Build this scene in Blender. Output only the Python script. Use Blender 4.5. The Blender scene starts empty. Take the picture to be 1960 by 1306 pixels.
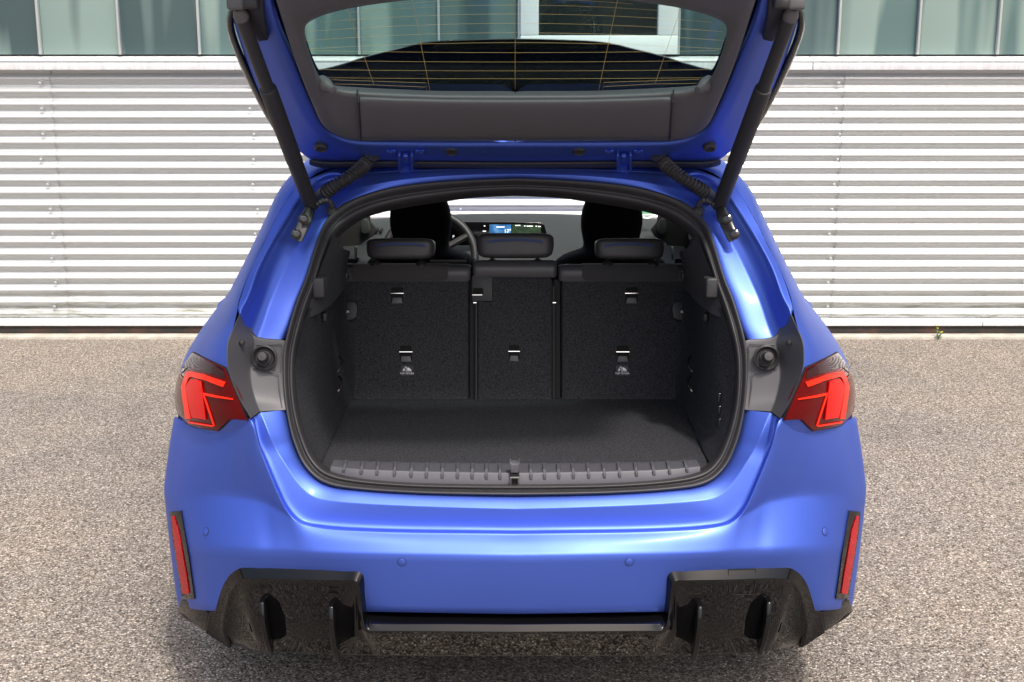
import bpy, bmesh, math, random
import numpy as np
from mathutils import Vector, Matrix
from mathutils.bvhtree import BVHTree
random.seed(7); rng = np.random.default_rng(7)
S = bpy.context.scene
COL = S.collection
R = math.radians

# ------------------------------------------------------------------ camera, sky, sun, exposure
CX, H, PITCH, F = -0.008, 1.64, R(12.5), 2350.0      # eye-level camera, focal length in px of a 1960 px wide frame
D0 = 2.62                                            # metres from the camera to the rearmost point of the bumper
cd = bpy.data.cameras.new('camera'); cam = bpy.data.objects.new('camera', cd); COL.objects.link(cam)
cam.location = (CX, 0, H); cam.rotation_euler = (R(90) - PITCH, 0, 0)
cd.sensor_width = 36.0; cd.lens = F / 1960 * 36; cd.clip_start = 0.05; cd.clip_end = 2000
S.camera = cam

SUN_EL, SUN_AZ = R(56), R(158)      # azimuth clockwise from +Y: behind the camera, to the right
w = bpy.data.worlds.new('World'); S.world = w; w.use_nodes = True
nt = w.node_tree; nt.nodes.clear()
out = nt.nodes.new('ShaderNodeOutputWorld'); bg = nt.nodes.new('ShaderNodeBackground'); sky = nt.nodes.new('ShaderNodeTexSky')
sky.sky_type = 'NISHITA'; sky.sun_disc = False; sky.sun_elevation = SUN_EL; sky.sun_rotation = SUN_AZ
sky.air_density = 1.0; sky.dust_density = 6.0; sky.ozone_density = 1.0
bg.inputs[1].default_value = 0.15
nt.links.new(sky.outputs[0], bg.inputs[0]); nt.links.new(bg.outputs[0], out.inputs[0])
sl = bpy.data.lights.new('sun', 'SUN'); sl.energy = 2.0; sl.angle = R(4); sl.color = (1, 0.95, 0.88)
so = bpy.data.objects.new('sun', sl); COL.objects.link(so)
sd = Vector((math.sin(SUN_AZ) * math.cos(SUN_EL), math.cos(SUN_AZ) * math.cos(SUN_EL), math.sin(SUN_EL)))
so.rotation_euler = sd.to_track_quat('Z', 'Y').to_euler(); so.location = (4, -4, 8)
S.view_settings.view_transform = 'Standard'; S.view_settings.look = 'None'
S.view_settings.gamma = 1; S.view_settings.exposure = 0.6; S.view_settings.use_curve_mapping = False
S.render.engine = 'CYCLES'

# ------------------------------------------------------------------ survey helpers: pixel ray -> real point at a known distance
CO = Vector((CX, 0, H))
FW = Vector((0, math.cos(PITCH), -math.sin(PITCH))); UP = Vector((0, math.sin(PITCH), math.cos(PITCH)))
def ray(px, py): return FW + Vector((1, 0, 0)) * ((px - 980) / F) + UP * ((653 - py) / F)
def P(px, py, y):                     # point at y metres ahead of the bumper's rearmost point
    r = ray(px, py); return CO + r * ((D0 + y) / r.y)
def W(x, y, z): return Vector((x, D0 + y, z))
class Plane:                          # tilted plane through (y0,z0) running in direction (dy,dz); normal faces the camera side
    def __init__(s, y0, z0, dy, dz):
        s.o = W(0, y0, z0); n = Vector((0, dz, -dy)).normalized()
        if n.dot(CO - s.o) < 0: n = -n
        s.n = n
    def __call__(s, px, py, off=0):
        r = ray(px, py); o = s.o + s.n * off
        return CO + r * ((o - CO).dot(s.n) / r.dot(s.n))
def mir(p): return Vector((-p.x, p.y, p.z))
def cr(pts, n):                       # centripetal Catmull-Rom, n samples at even arc length
    p = [np.array(q, float) for q in pts]
    if len(p) == 2: return [Vector(p[0] + (p[1] - p[0]) * t) for t in np.linspace(0, 1, n)]
    p = [2 * p[0] - p[1]] + p + [2 * p[-1] - p[-2]]
    o = []
    for i in range(1, len(p) - 2):
        for t in np.linspace(0, 1, 16, endpoint=False): o.append(crs(p[i-1], p[i], p[i+1], p[i+2], t))
    o.append(p[-2]); o = np.array(o)
    L = np.concatenate([[0], np.cumsum(np.linalg.norm(np.diff(o, axis=0), axis=1))])
    return [Vector([np.interp(s_, L, o[:, k]) for k in range(3)]) for s_ in np.linspace(0, L[-1], n)]
def crs(a, b, c, d, t):
    ta = max(np.linalg.norm(b - a), 1e-6) ** .5; tb = max(np.linalg.norm(c - b), 1e-6) ** .5; tc = max(np.linalg.norm(d - c), 1e-6) ** .5
    t0, t1, t2, t3 = 0, ta, ta + tb, ta + tb + tc; x = t1 + t * tb
    A1 = a * (t1 - x) / (t1 - t0) + b * (x - t0) / (t1 - t0); A2 = b * (t2 - x) / (t2 - t1) + c * (x - t1) / (t2 - t1); A3 = c * (t3 - x) / (t3 - t2) + d * (x - t2) / (t3 - t2)
    B1 = A1 * (t2 - x) / (t2 - t0) + A2 * (x - t0) / (t2 - t0); B2 = A2 * (t3 - x) / (t3 - t1) + A3 * (x - t1) / (t3 - t1)
    return B1 * (t2 - x) / (t2 - t1) + B2 * (x - t1) / (t2 - t1)
def crk(pts, k):                      # the same, k samples per control span (keeps columns aligned between rows)
    p = [np.array(q, float) for q in pts]; p = [2 * p[0] - p[1]] + p + [2 * p[-1] - p[-2]]; o = []
    for i in range(1, len(p) - 2):
        for t in np.linspace(0, 1, k, endpoint=False): o.append(Vector(crs(p[i-1], p[i], p[i+1], p[i+2], t)))
    o.append(Vector(p[-2])); return o
def sym(h): return list(h) + [mir(q) for q in reversed(h[:-1])]

# ------------------------------------------------------------------ object helpers
ORIG = {}
def empty(name, loc, label, cat, group=None):
    o = bpy.data.objects.new(name, None); COL.objects.link(o); o.location = loc; o.empty_display_size = .2
    o['label'] = label; o['category'] = cat
    if group: o['group'] = group
    ORIG[o.name] = Vector(loc); return o
def link(name, me, mat, parent):
    o = bpy.data.objects.new(name, me); COL.objects.link(o)
    if mat: me.materials.append(mat)
    if parent:
        o.parent = parent
        if parent.name in ORIG: o.matrix_parent_inverse = Matrix.Translation(-ORIG[parent.name])
    return o
def mk(name, vs, fs, mat, parent=None, smooth=True, sub=0, bevel=0, solid=0, crease=None, seg=2, angle=35, fixn=True):
    me = bpy.data.meshes.new(name); me.from_pydata([tuple(v) for v in vs], [], fs)
    if fixn:
        bm = bmesh.new(); bm.from_mesh(me); bmesh.ops.recalc_face_normals(bm, faces=bm.faces[:]); bm.to_mesh(me); bm.free()
    o = link(name, me, mat, parent)
    if crease:
        at = me.attributes.new('crease_edge', 'FLOAT', 'EDGE'); cs = {tuple(sorted(k)): v for k, v in crease.items()}
        for e in me.edges:
            v = cs.get(tuple(sorted(e.vertices)))
            if v: at.data[e.index].value = v
    if solid: m = o.modifiers.new('solid', 'SOLIDIFY'); m.thickness = solid; m.offset = 0
    if bevel: m = o.modifiers.new('bevel', 'BEVEL'); m.width = bevel; m.segments = seg; m.limit_method = 'ANGLE'; m.angle_limit = R(angle)
    if sub: m = o.modifiers.new('sub', 'SUBSURF'); m.levels = sub; m.render_levels = sub
    if smooth:
        for p in me.polygons: p.use_smooth = True
    if smooth == 'edge' or bevel:
        for p in me.polygons: p.use_smooth = True
        me.set_sharp_from_angle(angle=R(40)) if not bevel else None
    return o
def grid(rows, cr_rows=None, flip=False, close=False):
    n = len(rows[0]); vs = [v for r in rows for v in r]; fs = []; ce = {}
    for i in range(len(rows) - 1):
        for j in range(n - 1 + (1 if close else 0)):
            k = (j + 1) % n; fs.append((i*n + j, i*n + k, (i+1)*n + k, (i+1)*n + j))
    for i, v in (cr_rows or {}).items():
        for j in range(n - 1): ce[(i*n + j, i*n + j + 1)] = v
    return vs, fs, ce
def surf(name, rows, mat, parent, cr_rows=None, sub=1, solid=0, smooth=True, close=False):
    vs, fs, ce = grid(rows, cr_rows, close=close)
    return mk(name, vs, fs, mat, parent, smooth, sub, 0, solid, ce)
def frame_of(t):
    t = t.normalized(); a = Vector((0, 0, 1)) if abs(t.z) < .9 else Vector((1, 0, 0))
    u = t.cross(a).normalized(); return u, t.cross(u).normalized()
def tube(name, path, rad, mat, parent, seg=12, cap=True):
    n = len(path); vs = []; fs = []
    u = None
    for i, p in enumerate(path):
        t = (path[min(i+1, n-1)] - path[max(i-1, 0)]).normalized()
        if u is None: u, v = frame_of(t)
        else: u = (u - t * u.dot(t)).normalized(); v = t.cross(u)
        r = rad[i] if hasattr(rad, '__len__') else rad
        for k in range(seg):
            a = 2 * math.pi * k / seg; vs.append(p + u * (r * math.cos(a)) + v * (r * math.sin(a)))
    for i in range(n - 1):
        for k in range(seg): fs.append((i*seg + k, i*seg + (k+1) % seg, (i+1)*seg + (k+1) % seg, (i+1)*seg + k))
    if cap: fs += [tuple(range(seg))[::-1], tuple(range((n-1)*seg, n*seg))]
    return mk(name, vs, fs, mat, parent, 'edge')
def lathe(name, prof, o, ax, mat, parent, seg=24):   # prof: (radius, distance along axis)
    ax = ax.normalized(); u, v = frame_of(ax); vs = []; fs = []
    for r, h in prof:
        for k in range(seg):
            a = 2 * math.pi * k / seg; vs.append(o + ax * h + u * (r * math.cos(a)) + v * (r * math.sin(a)))
    for i in range(len(prof) - 1):
        for k in range(seg): fs.append((i*seg + k, i*seg + (k+1) % seg, (i+1)*seg + (k+1) % seg, (i+1)*seg + k))
    if prof[0][0] > 1e-5: fs.append(tuple(range(seg)))
    if prof[-1][0] > 1e-5: fs.append(tuple(range((len(prof)-1)*seg, len(prof)*seg)))
    return mk(name, vs, fs, mat, parent, 'edge')
def prism(name, pts, d, mat, parent, bevel=0.002, seg=2):   # outline (coplanar-ish) extruded by vector d
    n = len(pts); vs = list(pts) + [p + d for p in pts]
    fs = [tuple(range(n)), tuple(range(n, 2*n))[::-1]] + [(i, (i+1) % n, n + (i+1) % n, n + i) for i in range(n)]
    return mk(name, vs, fs, mat, parent, True if bevel else False, 0, bevel, seg=seg)
def box(name, c, s, mat, parent, bevel=0.004, seg=2, rot=None):
    c = Vector(c); vs = []
    for dx in (-.5, .5):
        for dy in (-.5, .5):
            for dz in (-.5, .5):
                v = Vector((dx*s[0], dy*s[1], dz*s[2]))
                if rot: v = rot @ v
                vs.append(c + v)
    fs = [(0,1,3,2),(4,6,7,5),(0,4,5,1),(2,3,7,6),(0,2,6,4),(1,5,7,3)]
    return mk(name, vs, fs, mat, parent, bool(bevel), 0, bevel, seg=seg)
def pads(name, c, s, mat, parent, e=3.2, taper=0.0, rot=None, nu=28, nv=16, fn=None):   # cushion: superellipsoid
    vs = []; fs = []; c = Vector(c)
    def sp(v, p): return math.copysign(abs(v) ** p, v)
    for j in range(nv + 1):
        b = -math.pi/2 + math.pi * j / nv
        for i in range(nu):
            a = 2 * math.pi * i / nu; q = 2/e
            v = Vector((sp(math.cos(b), q) * sp(math.cos(a), q) * s[0]/2, sp(math.cos(b), q) * sp(math.sin(a), q) * s[1]/2, sp(math.sin(b), q) * s[2]/2))
            v.x *= 1 - taper * (v.z / s[2] + .5)
            if fn: v = fn(v)
            if rot: v = rot @ v
            vs.append(c + v)
    for j in range(nv):
        for i in range(nu): fs.append((j*nu + i, j*nu + (i+1) % nu, (j+1)*nu + (i+1) % nu, (j+1)*nu + i))
    return mk(name, vs, fs, mat, parent, True)
def text(name, body, loc, right, up, size, mat, parent, align='CENTER'):
    cu = bpy.data.curves.new(name, 'FONT'); cu.body = body; cu.size = size; cu.align_x = align; cu.align_y = 'CENTER'; cu.extrude = 0.0002
    t = bpy.data.objects.new(name + '_curve', cu); COL.objects.link(t)
    dg = bpy.context.evaluated_depsgraph_get(); me = bpy.data.meshes.new_from_object(t.evaluated_get(dg))
    bpy.data.objects.remove(t); bpy.data.curves.remove(cu)
    right = right.normalized(); up = up.normalized(); nn = right.cross(up)
    M = Matrix((right, up, nn)).transposed().to_4x4(); M.translation = loc
    me.transform(M); me.materials.clear()
    return link(name, me, mat, parent)
def bvh_of(o):
    dg = bpy.context.evaluated_depsgraph_get(); dg.update(); return BVHTree.FromObject(o, dg)
def cast(bv, px, py, off=0.0):        # where the sight line meets a built panel, lifted off along its normal
    r = ray(px, py).normalized(); loc, n, i, d = bv.ray_cast(CO, r)
    if loc is None: return None
    if n.dot(r) > 0: n = -n
    return Vector(loc) + n * off

# ------------------------------------------------------------------ materials
def mat(name, col, rough=.5, metal=0., coat=0., coat_r=.03, spec=.5, emit=None, es=1., sheen=0.):
    m = bpy.data.materials.new(name); m.use_nodes = True; b = m.node_tree.nodes['Principled BSDF']
    b.inputs['Base Color'].default_value = (*col, 1); b.inputs['Roughness'].default_value = rough; b.inputs['Metallic'].default_value = metal
    b.inputs['Coat Weight'].default_value = coat; b.inputs['Coat Roughness'].default_value = coat_r; b.inputs['Specular IOR Level'].default_value = spec
    if emit: b.inputs['Emission Color'].default_value = (*emit, 1); b.inputs['Emission Strength'].default_value = es
    if sheen: b.inputs['Sheen Weight'].default_value = sheen; b.inputs['Sheen Roughness'].default_value = .5
    return m
def N(m, t, **kw):
    n = m.node_tree.nodes.new(t)
    for k, v in kw.items():
        if k in n.inputs.keys(): n.inputs[k].default_value = v
        else: setattr(n, k, v)
    return n
def L(m, a, b): m.node_tree.links.new(a, b)
def bsdf(m): return m.node_tree.nodes['Principled BSDF']
def ramp(m, fac, stops, interp='LINEAR'):
    r = N(m, 'ShaderNodeValToRGB'); e = r.color_ramp.elements; r.color_ramp.interpolation = interp
    e[0].position, e[0].color = stops[0][0], (*stops[0][1], 1); e[1].position, e[1].color = stops[-1][0], (*stops[-1][1], 1)
    for p, c in stops[1:-1]: k = e.new(p); k.color = (*c, 1)
    L(m, fac, r.inputs[0]); return r.outputs[0]
def coords(m): return N(m, 'ShaderNodeTexCoord').outputs['Object']
def bump(m, h, strength=.3, dist=.002, normal_in='Normal'):
    b = N(m, 'ShaderNodeBump'); b.inputs['Strength'].default_value = strength; b.inputs['Distance'].default_value = dist
    L(m, h, b.inputs['Height']); L(m, b.outputs[0], bsdf(m).inputs[normal_in]); return b
def noise(m, scale, detail=3, rough=.5, vec=None):
    n = N(m, 'ShaderNodeTexNoise'); n.inputs['Scale'].default_value = scale; n.inputs['Detail'].default_value = detail; n.inputs['Roughness'].default_value = rough
    L(m, vec if vec else coords(m), n.inputs['Vector']); return n.outputs[0]
def rough_var(m, scale, lo, hi):
    mr = N(m, 'ShaderNodeMapRange'); mr.inputs[3].default_value = lo; mr.inputs[4].default_value = hi; mr.inputs[1].default_value = .3; mr.inputs[2].default_value = .7
    L(m, noise(m, scale), mr.inputs[0]); L(m, mr.outputs[0], bsdf(m).inputs['Roughness'])

paint = mat('satin_blue_paint', (.082, .152, .62), .50, .85, .10, .16)
rough_var(paint, 6, .48, .53)
gloss = mat('gloss_black_plastic', (.003, .003, .0035), .02, spec=.40)
plast = mat('grained_black_plastic', (.022, .022, .025), .5); bump(plast, noise(plast, 900, 2), .25, .0006)
shelfm = mat('shelf_support_plastic', (.030, .030, .034), .55); bump(shelfm, noise(shelfm, 800, 2), .3, .0006)
cornerm = mat('corner_trim_plastic', (.062, .062, .070), .48); bump(cornerm, noise(cornerm, 800, 2), .3, .0006)
plast2 = mat('grained_grey_plastic', (.095, .094, .103), .5); bump(plast2, noise(plast2, 800, 2), .3, .0006)
sillm = mat('sill_plastic', (.075, .075, .09), .5); bump(sillm, noise(sillm, 800, 2), .3, .0006)
rubber = mat('rubber', (.028, .027, .03), .48); bump(rubber, noise(rubber, 500, 2), .2, .0005)
dark = mat('dark_lining', (.012, .012, .013), .8)
hole = mat('painted_recess_dark', (.004, .004, .004), .9)  # near-black for joints; on raised plates it paints the shade of a recess
fabric = mat('black_seat_fabric', (.010, .010, .011), .95); bump(fabric, noise(fabric, 700, 2), .5, .001)
leath = mat('dark_leather', (.060, .058, .066), .38); bump(leath, noise(leath, 420, 3), .35, .0008)
suede = mat('dark_suede', (.042, .040, .043), .9, sheen=.3); bump(suede, noise(suede, 500, 3), .4, .001)
chrome = mat('polished_metal', (.75, .75, .75), .12, 1)
bmetal = mat('black_painted_metal', (.008, .008, .009), .22, 0, .5, .1)
white = mat('white_print', (.9, .9, .9), .5)
navy = mat('navy_label', (.012, .012, .03), .5)
bstitch = mat('blue_thread', (.05, .12, .45), .6)
def carpet_mat(name, a, b):
    m = mat(name, a, 1.0, spec=.1)
    n = noise(m, 240, 6, .85); L(m, ramp(m, n, [(.36, a), (.66, b)]), bsdf(m).inputs['Base Color']); bump(m, n, .8, .003); return m
carpet = carpet_mat('boot_carpet', (.007, .007, .008), (.072, .074, .084))
carpet2 = carpet_mat('seatback_carpet', (.010, .010, .011), (.078, .079, .088))
dashm = mat('dash_grey', (.028, .032, .033), .6); bump(dashm, noise(dashm, 600, 2), .2, .0006)
redl = mat('red_light_guide', (.60, .005, .003), .3, spec=.2, emit=(1, .004, .003), es=.16)
guide = mat('orange_red_light_guide', (.65, .02, .006), .3, spec=.2, emit=(1, .02, .008), es=.32)
redd = mat('dark_red_lens', (.11, .002, .003), .04, spec=.16)
redr = mat('red_reflector', (.20, .001, .004), .3, spec=.3, emit=(1, .004, .012), es=.07)  # faint glow added to brighten the passive reflector, which is no lamp
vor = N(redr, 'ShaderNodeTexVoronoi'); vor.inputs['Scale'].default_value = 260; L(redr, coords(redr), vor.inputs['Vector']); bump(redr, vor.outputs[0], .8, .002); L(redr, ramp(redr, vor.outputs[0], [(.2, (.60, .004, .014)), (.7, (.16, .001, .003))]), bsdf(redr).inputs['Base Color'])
smoke = mat('smoked_lens', (.03, .006, .008), .04, spec=.35)
heat = mat('copper_heating_wire', (.70, .48, .18), .45, .2)
def glass_mat(name, tint, refl=1.0):
    m = bpy.data.materials.new(name); m.use_nodes = True; t = m.node_tree; t.nodes.clear()
    o = t.nodes.new('ShaderNodeOutputMaterial'); mx = t.nodes.new('ShaderNodeMixShader'); tr = t.nodes.new('ShaderNodeBsdfTransparent'); gl = t.nodes.new('ShaderNodeBsdfGlossy'); fr = t.nodes.new('ShaderNodeLayerWeight'); pw = t.nodes.new('ShaderNodeMath'); ma = t.nodes.new('ShaderNodeMath')
    fr.inputs[0].default_value = .5; pw.operation = 'POWER'; pw.inputs[1].default_value = 5; ma.operation = 'MULTIPLY_ADD'; ma.inputs[1].default_value = .95; ma.inputs[2].default_value = .04; t.links.new(fr.outputs[1], pw.inputs[0]); t.links.new(pw.outputs[0], ma.inputs[0])
    tr.inputs[0].default_value = (*tint, 1); gl.inputs['Roughness'].default_value = .02; gl.inputs[0].default_value = (refl, refl, refl, 1)
    t.links.new(ma.outputs[0], mx.inputs[0]); t.links.new(tr.outputs[0], mx.inputs[1]); t.links.new(gl.outputs[0], mx.inputs[2]); t.links.new(mx.outputs[0], o.inputs[0]); return m
ws_glass = glass_mat('windscreen_glass', (.86, .93, .91))
rw_glass = glass_mat('rear_window_glass', (.72, .82, .80), .6)
sw_glass = glass_mat('tinted_side_glass', (.10, .11, .11))

# ground: washed aggregate concrete
gm = mat('washed_aggregate', (.35, .32, .29), .85)
co = coords(gm)
v1 = N(gm, 'ShaderNodeTexVoronoi'); v1.inputs['Scale'].default_value = 165; L(gm, co, v1.inputs['Vector'])
wob = N(gm, 'ShaderNodeTexVoronoi'); wob.inputs['Scale'].default_value = 260; L(gm, co, wob.inputs['Vector'])
sep = N(gm, 'ShaderNodeSeparateColor'); L(gm, v1.outputs['Color'], sep.inputs[0])
stone = ramp(gm, sep.outputs[0], [(0, (.05, .043, .037)), (.15, (.15, .132, .115)), (.40, (.265, .242, .216)), (.62, (.35, .315, .272)), (.78, (.25, .243, .235)), (.90, (.48, .455, .42)), (1, (.62, .60, .57))])
big = noise(gm, .9, 5, .6, co)
patch = ramp(gm, big, [(.36, (.86, .85, .85)), (.5, (1.10, 1.06, 1.02)), (.64, (1.22, 1.15, 1.07))])
mx = N(gm, 'ShaderNodeMix', data_type='RGBA', blend_type='MULTIPLY'); mx.inputs[0].default_value = 1
L(gm, stone, mx.inputs[6]); L(gm, patch, mx.inputs[7])
sep2 = N(gm, 'ShaderNodeSeparateColor'); L(gm, wob.outputs['Color'], sep2.inputs[0])
fine = ramp(gm, sep2.outputs[0], [(0, (.55, .54, .53)), (.5, (1, 1, 1)), (1, (1.5, 1.48, 1.45))])
mx3 = N(gm, 'ShaderNodeMix', data_type='RGBA', blend_type='MULTIPLY'); mx3.inputs[0].default_value = 1; L(gm, mx.outputs[2], mx3.inputs[6]); L(gm, fine, mx3.inputs[7])
edge = ramp(gm, v1.outputs['Distance'], [(.40, (1, 1, 1)), (.85, (.50, .46, .42))])
mx2 = N(gm, 'ShaderNodeMix', data_type='RGBA', blend_type='MULTIPLY'); mx2.inputs[0].default_value = 1
L(gm, mx3.outputs[2], mx2.inputs[6]); L(gm, edge, mx2.inputs[7]); L(gm, mx2.outputs[2], bsdf(gm).inputs['Base Color'])
inv = N(gm, 'ShaderNodeMath', operation='SUBTRACT'); inv.inputs[0].default_value = 1; L(gm, v1.outputs['Distance'], inv.inputs[1])
ad = N(gm, 'ShaderNodeMath', operation='MULTIPLY_ADD'); ad.inputs[1].default_value = .5; L(gm, sep.outputs[1], ad.inputs[0]); L(gm, inv.outputs[0], ad.inputs[2])
bump(gm, ad.outputs[0], .9, .005)

# corrugated cladding
cm = mat('white_aluminium_cladding', (.78, .78, .77), .40, .55)
co = coords(cm); sx = N(cm, 'ShaderNodeSeparateXYZ'); L(cm, co, sx.inputs[0])
mp = N(cm, 'ShaderNodeMapping'); mp.inputs['Scale'].default_value = (.5, 1, 40); L(cm, co, mp.inputs[0])
stre = ramp(cm, noise(cm, 3, 4, .6, mp.outputs[0]), [(.3, (.55, .565, .565)), (.7, (.62, .635, .635))])
hz = N(cm, 'ShaderNodeMapRange'); hz.inputs[1].default_value = .12; hz.inputs[2].default_value = .34; hz.inputs[3].default_value = 1; hz.inputs[4].default_value = 0; L(cm, sx.outputs[2], hz.inputs[0])
mp2 = N(cm, 'ShaderNodeMapping'); mp2.inputs['Scale'].default_value = (1, 1, 9); L(cm, co, mp2.inputs[0])
al = noise(cm, 5, 8, .75, mp2.outputs[0])
dirt = N(cm, 'ShaderNodeMath', operation='MULTIPLY'); L(cm, hz.outputs[0], dirt.inputs[0]); L(cm, ramp(cm, al, [(.46, (0, 0, 0)), (.66, (1, 1, 1))]), dirt.inputs[1])
cmx = N(cm, 'ShaderNodeMix', data_type='RGBA'); L(cm, dirt.outputs[0], cmx.inputs[0]); L(cm, stre, cmx.inputs[6]); cmx.inputs[7].default_value = (.16, .17, .09, 1)
L(cm, cmx.outputs[2], bsdf(cm).inputs['Base Color'])
ledge_m = mat('white_metal_ledge', (.74, .75, .76), .4, .1)
mpl = N(ledge_m, 'ShaderNodeMapping'); mpl.inputs['Scale'].default_value = (6, 1, 1.5); L(ledge_m, coords(ledge_m), mpl.inputs[0])
L(ledge_m, ramp(ledge_m, noise(ledge_m, 5, 4, .7, mpl.outputs[0]), [(.3, (.60, .61, .62)), (.65, (.78, .79, .80))]), bsdf(ledge_m).inputs['Base Color'])
conc = mat('pale_concrete', (.50, .47, .41), .9)
L(conc, ramp(conc, noise(conc, 9, 6, .7), [(.3, (.36, .33, .27)), (.7, (.58, .55, .49))]), bsdf(conc).inputs['Base Color'])
rust_gap = mat('rust_and_gap_shade', (.12, .05, .03), .9)
L(rust_gap, ramp(rust_gap, noise(rust_gap, 4, 6, .7), [(.45, (.025, .024, .022)), (.75, (.10, .045, .03))]), bsdf(rust_gap).inputs['Base Color'])  # near-black tone paints the shaded gap under the flashing, with rust patches
alu = mat('aluminium_mullion', (.62, .66, .66), .35, .6)
wframe = mat('white_window_frame', (.80, .81, .81), .35)
def pane_mat(name, a, b, seed):
    m = mat(name, a, .22, 0, .4, .08)
    mp = N(m, 'ShaderNodeMapping'); mp.inputs['Location'].default_value = (seed * 3.1, 0, 0); mp.inputs['Scale'].default_value = (3.2, 1, .35); L(m, coords(m), mp.inputs[0])
    L(m, ramp(m, noise(m, 1.2, 2, .5, mp.outputs[0]), [(.46, a), (.54, b)]), bsdf(m).inputs['Base Color']); return m
pane_ms = [pane_mat('frosted_glass_a', (.05, .085, .092), (.22, .31, .285), 1), pane_mat('frosted_glass_b', (.10, .17, .165), (.24, .33, .30), 2), pane_mat('frosted_glass_c', (.055, .095, .10), (.11, .17, .165), 3)]
room_black = mat('unlit_room_black', (.006, .012, .018), .03, 0, 0)  # near-black for the sheet that stands for the unlit room

# ------------------------------------------------------------------ ground
def ground():
    vs = [(-400, -400, 0), (400, -400, 0), (400, 400, 0), (-400, 400, 0)]
    o = mk('ground', vs, [(0, 1, 2, 3)], gm, None, False, fixn=False); o['kind'] = 'structure'
    o['label'] = 'washed aggregate concrete yard of small beige and grey pebbles'
ground()
WY = 7.52                                            # the wall's outer face
o = box('concrete_strip', (0, WY - .03, .006), (60, .10, .03), conc, None, .004); o['kind'] = 'structure'; o['label'] = 'pale concrete edging strip along the foot of the wall'

# ------------------------------------------------------------------ building
B = empty('industrial_building', (0, WY + .4, 0), 'long building clad in white corrugated metal with green frosted glass band above', 'building')
ZB, ZT, PIT = .112, 1.628, .0758
def sheet(x0, x1, yo):
    n = int((ZT - ZB) / PIT * 12); rows = []
    for i in range(n + 1):
        z = ZB + (ZT - ZB) * i / n
        rows.append([Vector((x, WY + .014 + yo + .0135 * math.sin((z - ZB) / PIT * 2 * math.pi + 2.2), z)) for x in (x0, x1)])
    vs, fs, _ = grid(rows); o = mk('cladding_sheet', vs, fs, cm, B, True); return o
seams = [-12.4, -7.6, -2.81, 1.99, 6.8, 11.6]
sheets = [sheet(seams[i], seams[i+1] + (.03 if i < 4 else 0), .0 if i % 2 else .006) for i in range(5)]
for k, x in enumerate([-5.25, -4.03, -2.84, -1.58, -.34, .72, 1.96, 3.2, 4.45]):
    par = sheets[max(i for i in range(5) if seams[i] <= x)]
    for j in range(10):
        z = ZB + PIT * (1.07 + 2 * j) ; jx = x + rng.normal(0, .012)
        lathe('screw', [(.0095, 0), (.0095, .003), (.006, .003), (.0055, .008), (0, .009)], Vector((jx, WY + .0035, z)), Vector((0, -1, 0)), alu, par, 8)
for x0, x1 in ((-12.4, -4.1), (-4.1, 1.78), (1.78, 12.4)):          # ledge, in butted lengths
    prism('window_ledge', [Vector((x0 + .002, y, z)) for y, z in ((WY + .10, 1.722), (WY - .035, 1.700), (WY - .045, 1.693), (WY - .045, 1.634), (WY - .035, 1.630), (WY + .10, 1.630))], Vector((x1 - x0 - .004, 0, 0)), ledge_m, B, .003)
box('ledge_fold', (0, WY - .0465, 1.684), (24.7, .004, .006), alu, B, .001)
for x0, x1 in ((-12.4, -1.35), (-1.35, 2.93), (2.93, 12.4)):
    prism('base_flashing', [Vector((x0 + .002, y, z)) for y, z in ((WY + .05, .125), (WY - .012, .110), (WY - .016, .104), (WY - .016, .072), (WY + .05, .072))], Vector((x1 - x0 - .004, 0, 0)), ledge_m, B, .003)
box('base_gap_strip', (0, WY + .03, .046), (24.8, .06, .048), rust_gap, B, .002)  # dark strip standing in for the shaded gap below the flashing
box('plinth_wall', (0, WY + .24, .87), (24.8, .30, 1.66), conc, B, 0)
box('back_wall', (0, WY + 4.2, 2.0), (24.8, .25, 4.0), conc, B, 0)
for x in (-12.3, 12.3): box('end_wall', (x, WY + 2.2, 1.9), (.2, 3.7, 3.8), conc, B, 0)
box('roof_slab', (0, WY + 2.2, 3.92), (25.2, 4.7, .22), ledge_m, B, .01)
box('eaves_panel', (0, WY + .05, 3.45), (24.8, .14, .70), cm, B, .01)
PW = .4768; xc0 = (992 - 982) / F * 7.7                                     # left edge of the casement window
ZG0, ZG1 = 1.724, 3.09
k0 = -25
for k in range(k0, 26):
    x = xc0 + k * PW
    if abs(x) > 12: continue
    if k not in (1,): 
        box('mullion', (x, WY + .035, (ZG0 + ZG1) / 2), (.014, .05, ZG1 - ZG0), alu, B, .002)
    if k in (0, 1): continue
    m = pane_ms[[0, 1, 2, 0, 1, 2, 2, 1][(k * 3 + 5) % 8]]
    box('glass_pane', (x + PW / 2, WY + .05, (ZG0 + ZG1) / 2), (PW - .016, .008, ZG1 - ZG0), m, B, .001)
wx0, wx1 = xc0 + .008, xc0 + 2 * PW - .008
for nm, c, s in (('window_frame', ((wx0 + wx1) / 2, WY + .03, ZG0 + .055), (wx1 - wx0, .07, .11)), ('window_frame', ((wx0 + wx1) / 2, WY + .03, ZG1 - .055), (wx1 - wx0, .07, .11)),
                 ('window_frame', (wx0 + .055, WY + .029, (ZG0 + ZG1) / 2), (.11, .07, ZG1 - ZG0 - .22)), ('window_frame', (wx1 - .06, WY + .029, (ZG0 + ZG1) / 2), (.12, .07, ZG1 - ZG0 - .22))):
    box(nm, c, s, wframe, B, .006)
box('dark_pane', ((wx0 + wx1) / 2, WY + .045, (ZG0 + ZG1) / 2), (wx1 - wx0 - .2, .01, ZG1 - ZG0 - .2), glass_mat('casement_glass', (.5, .6, .6)), B, .001)
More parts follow.
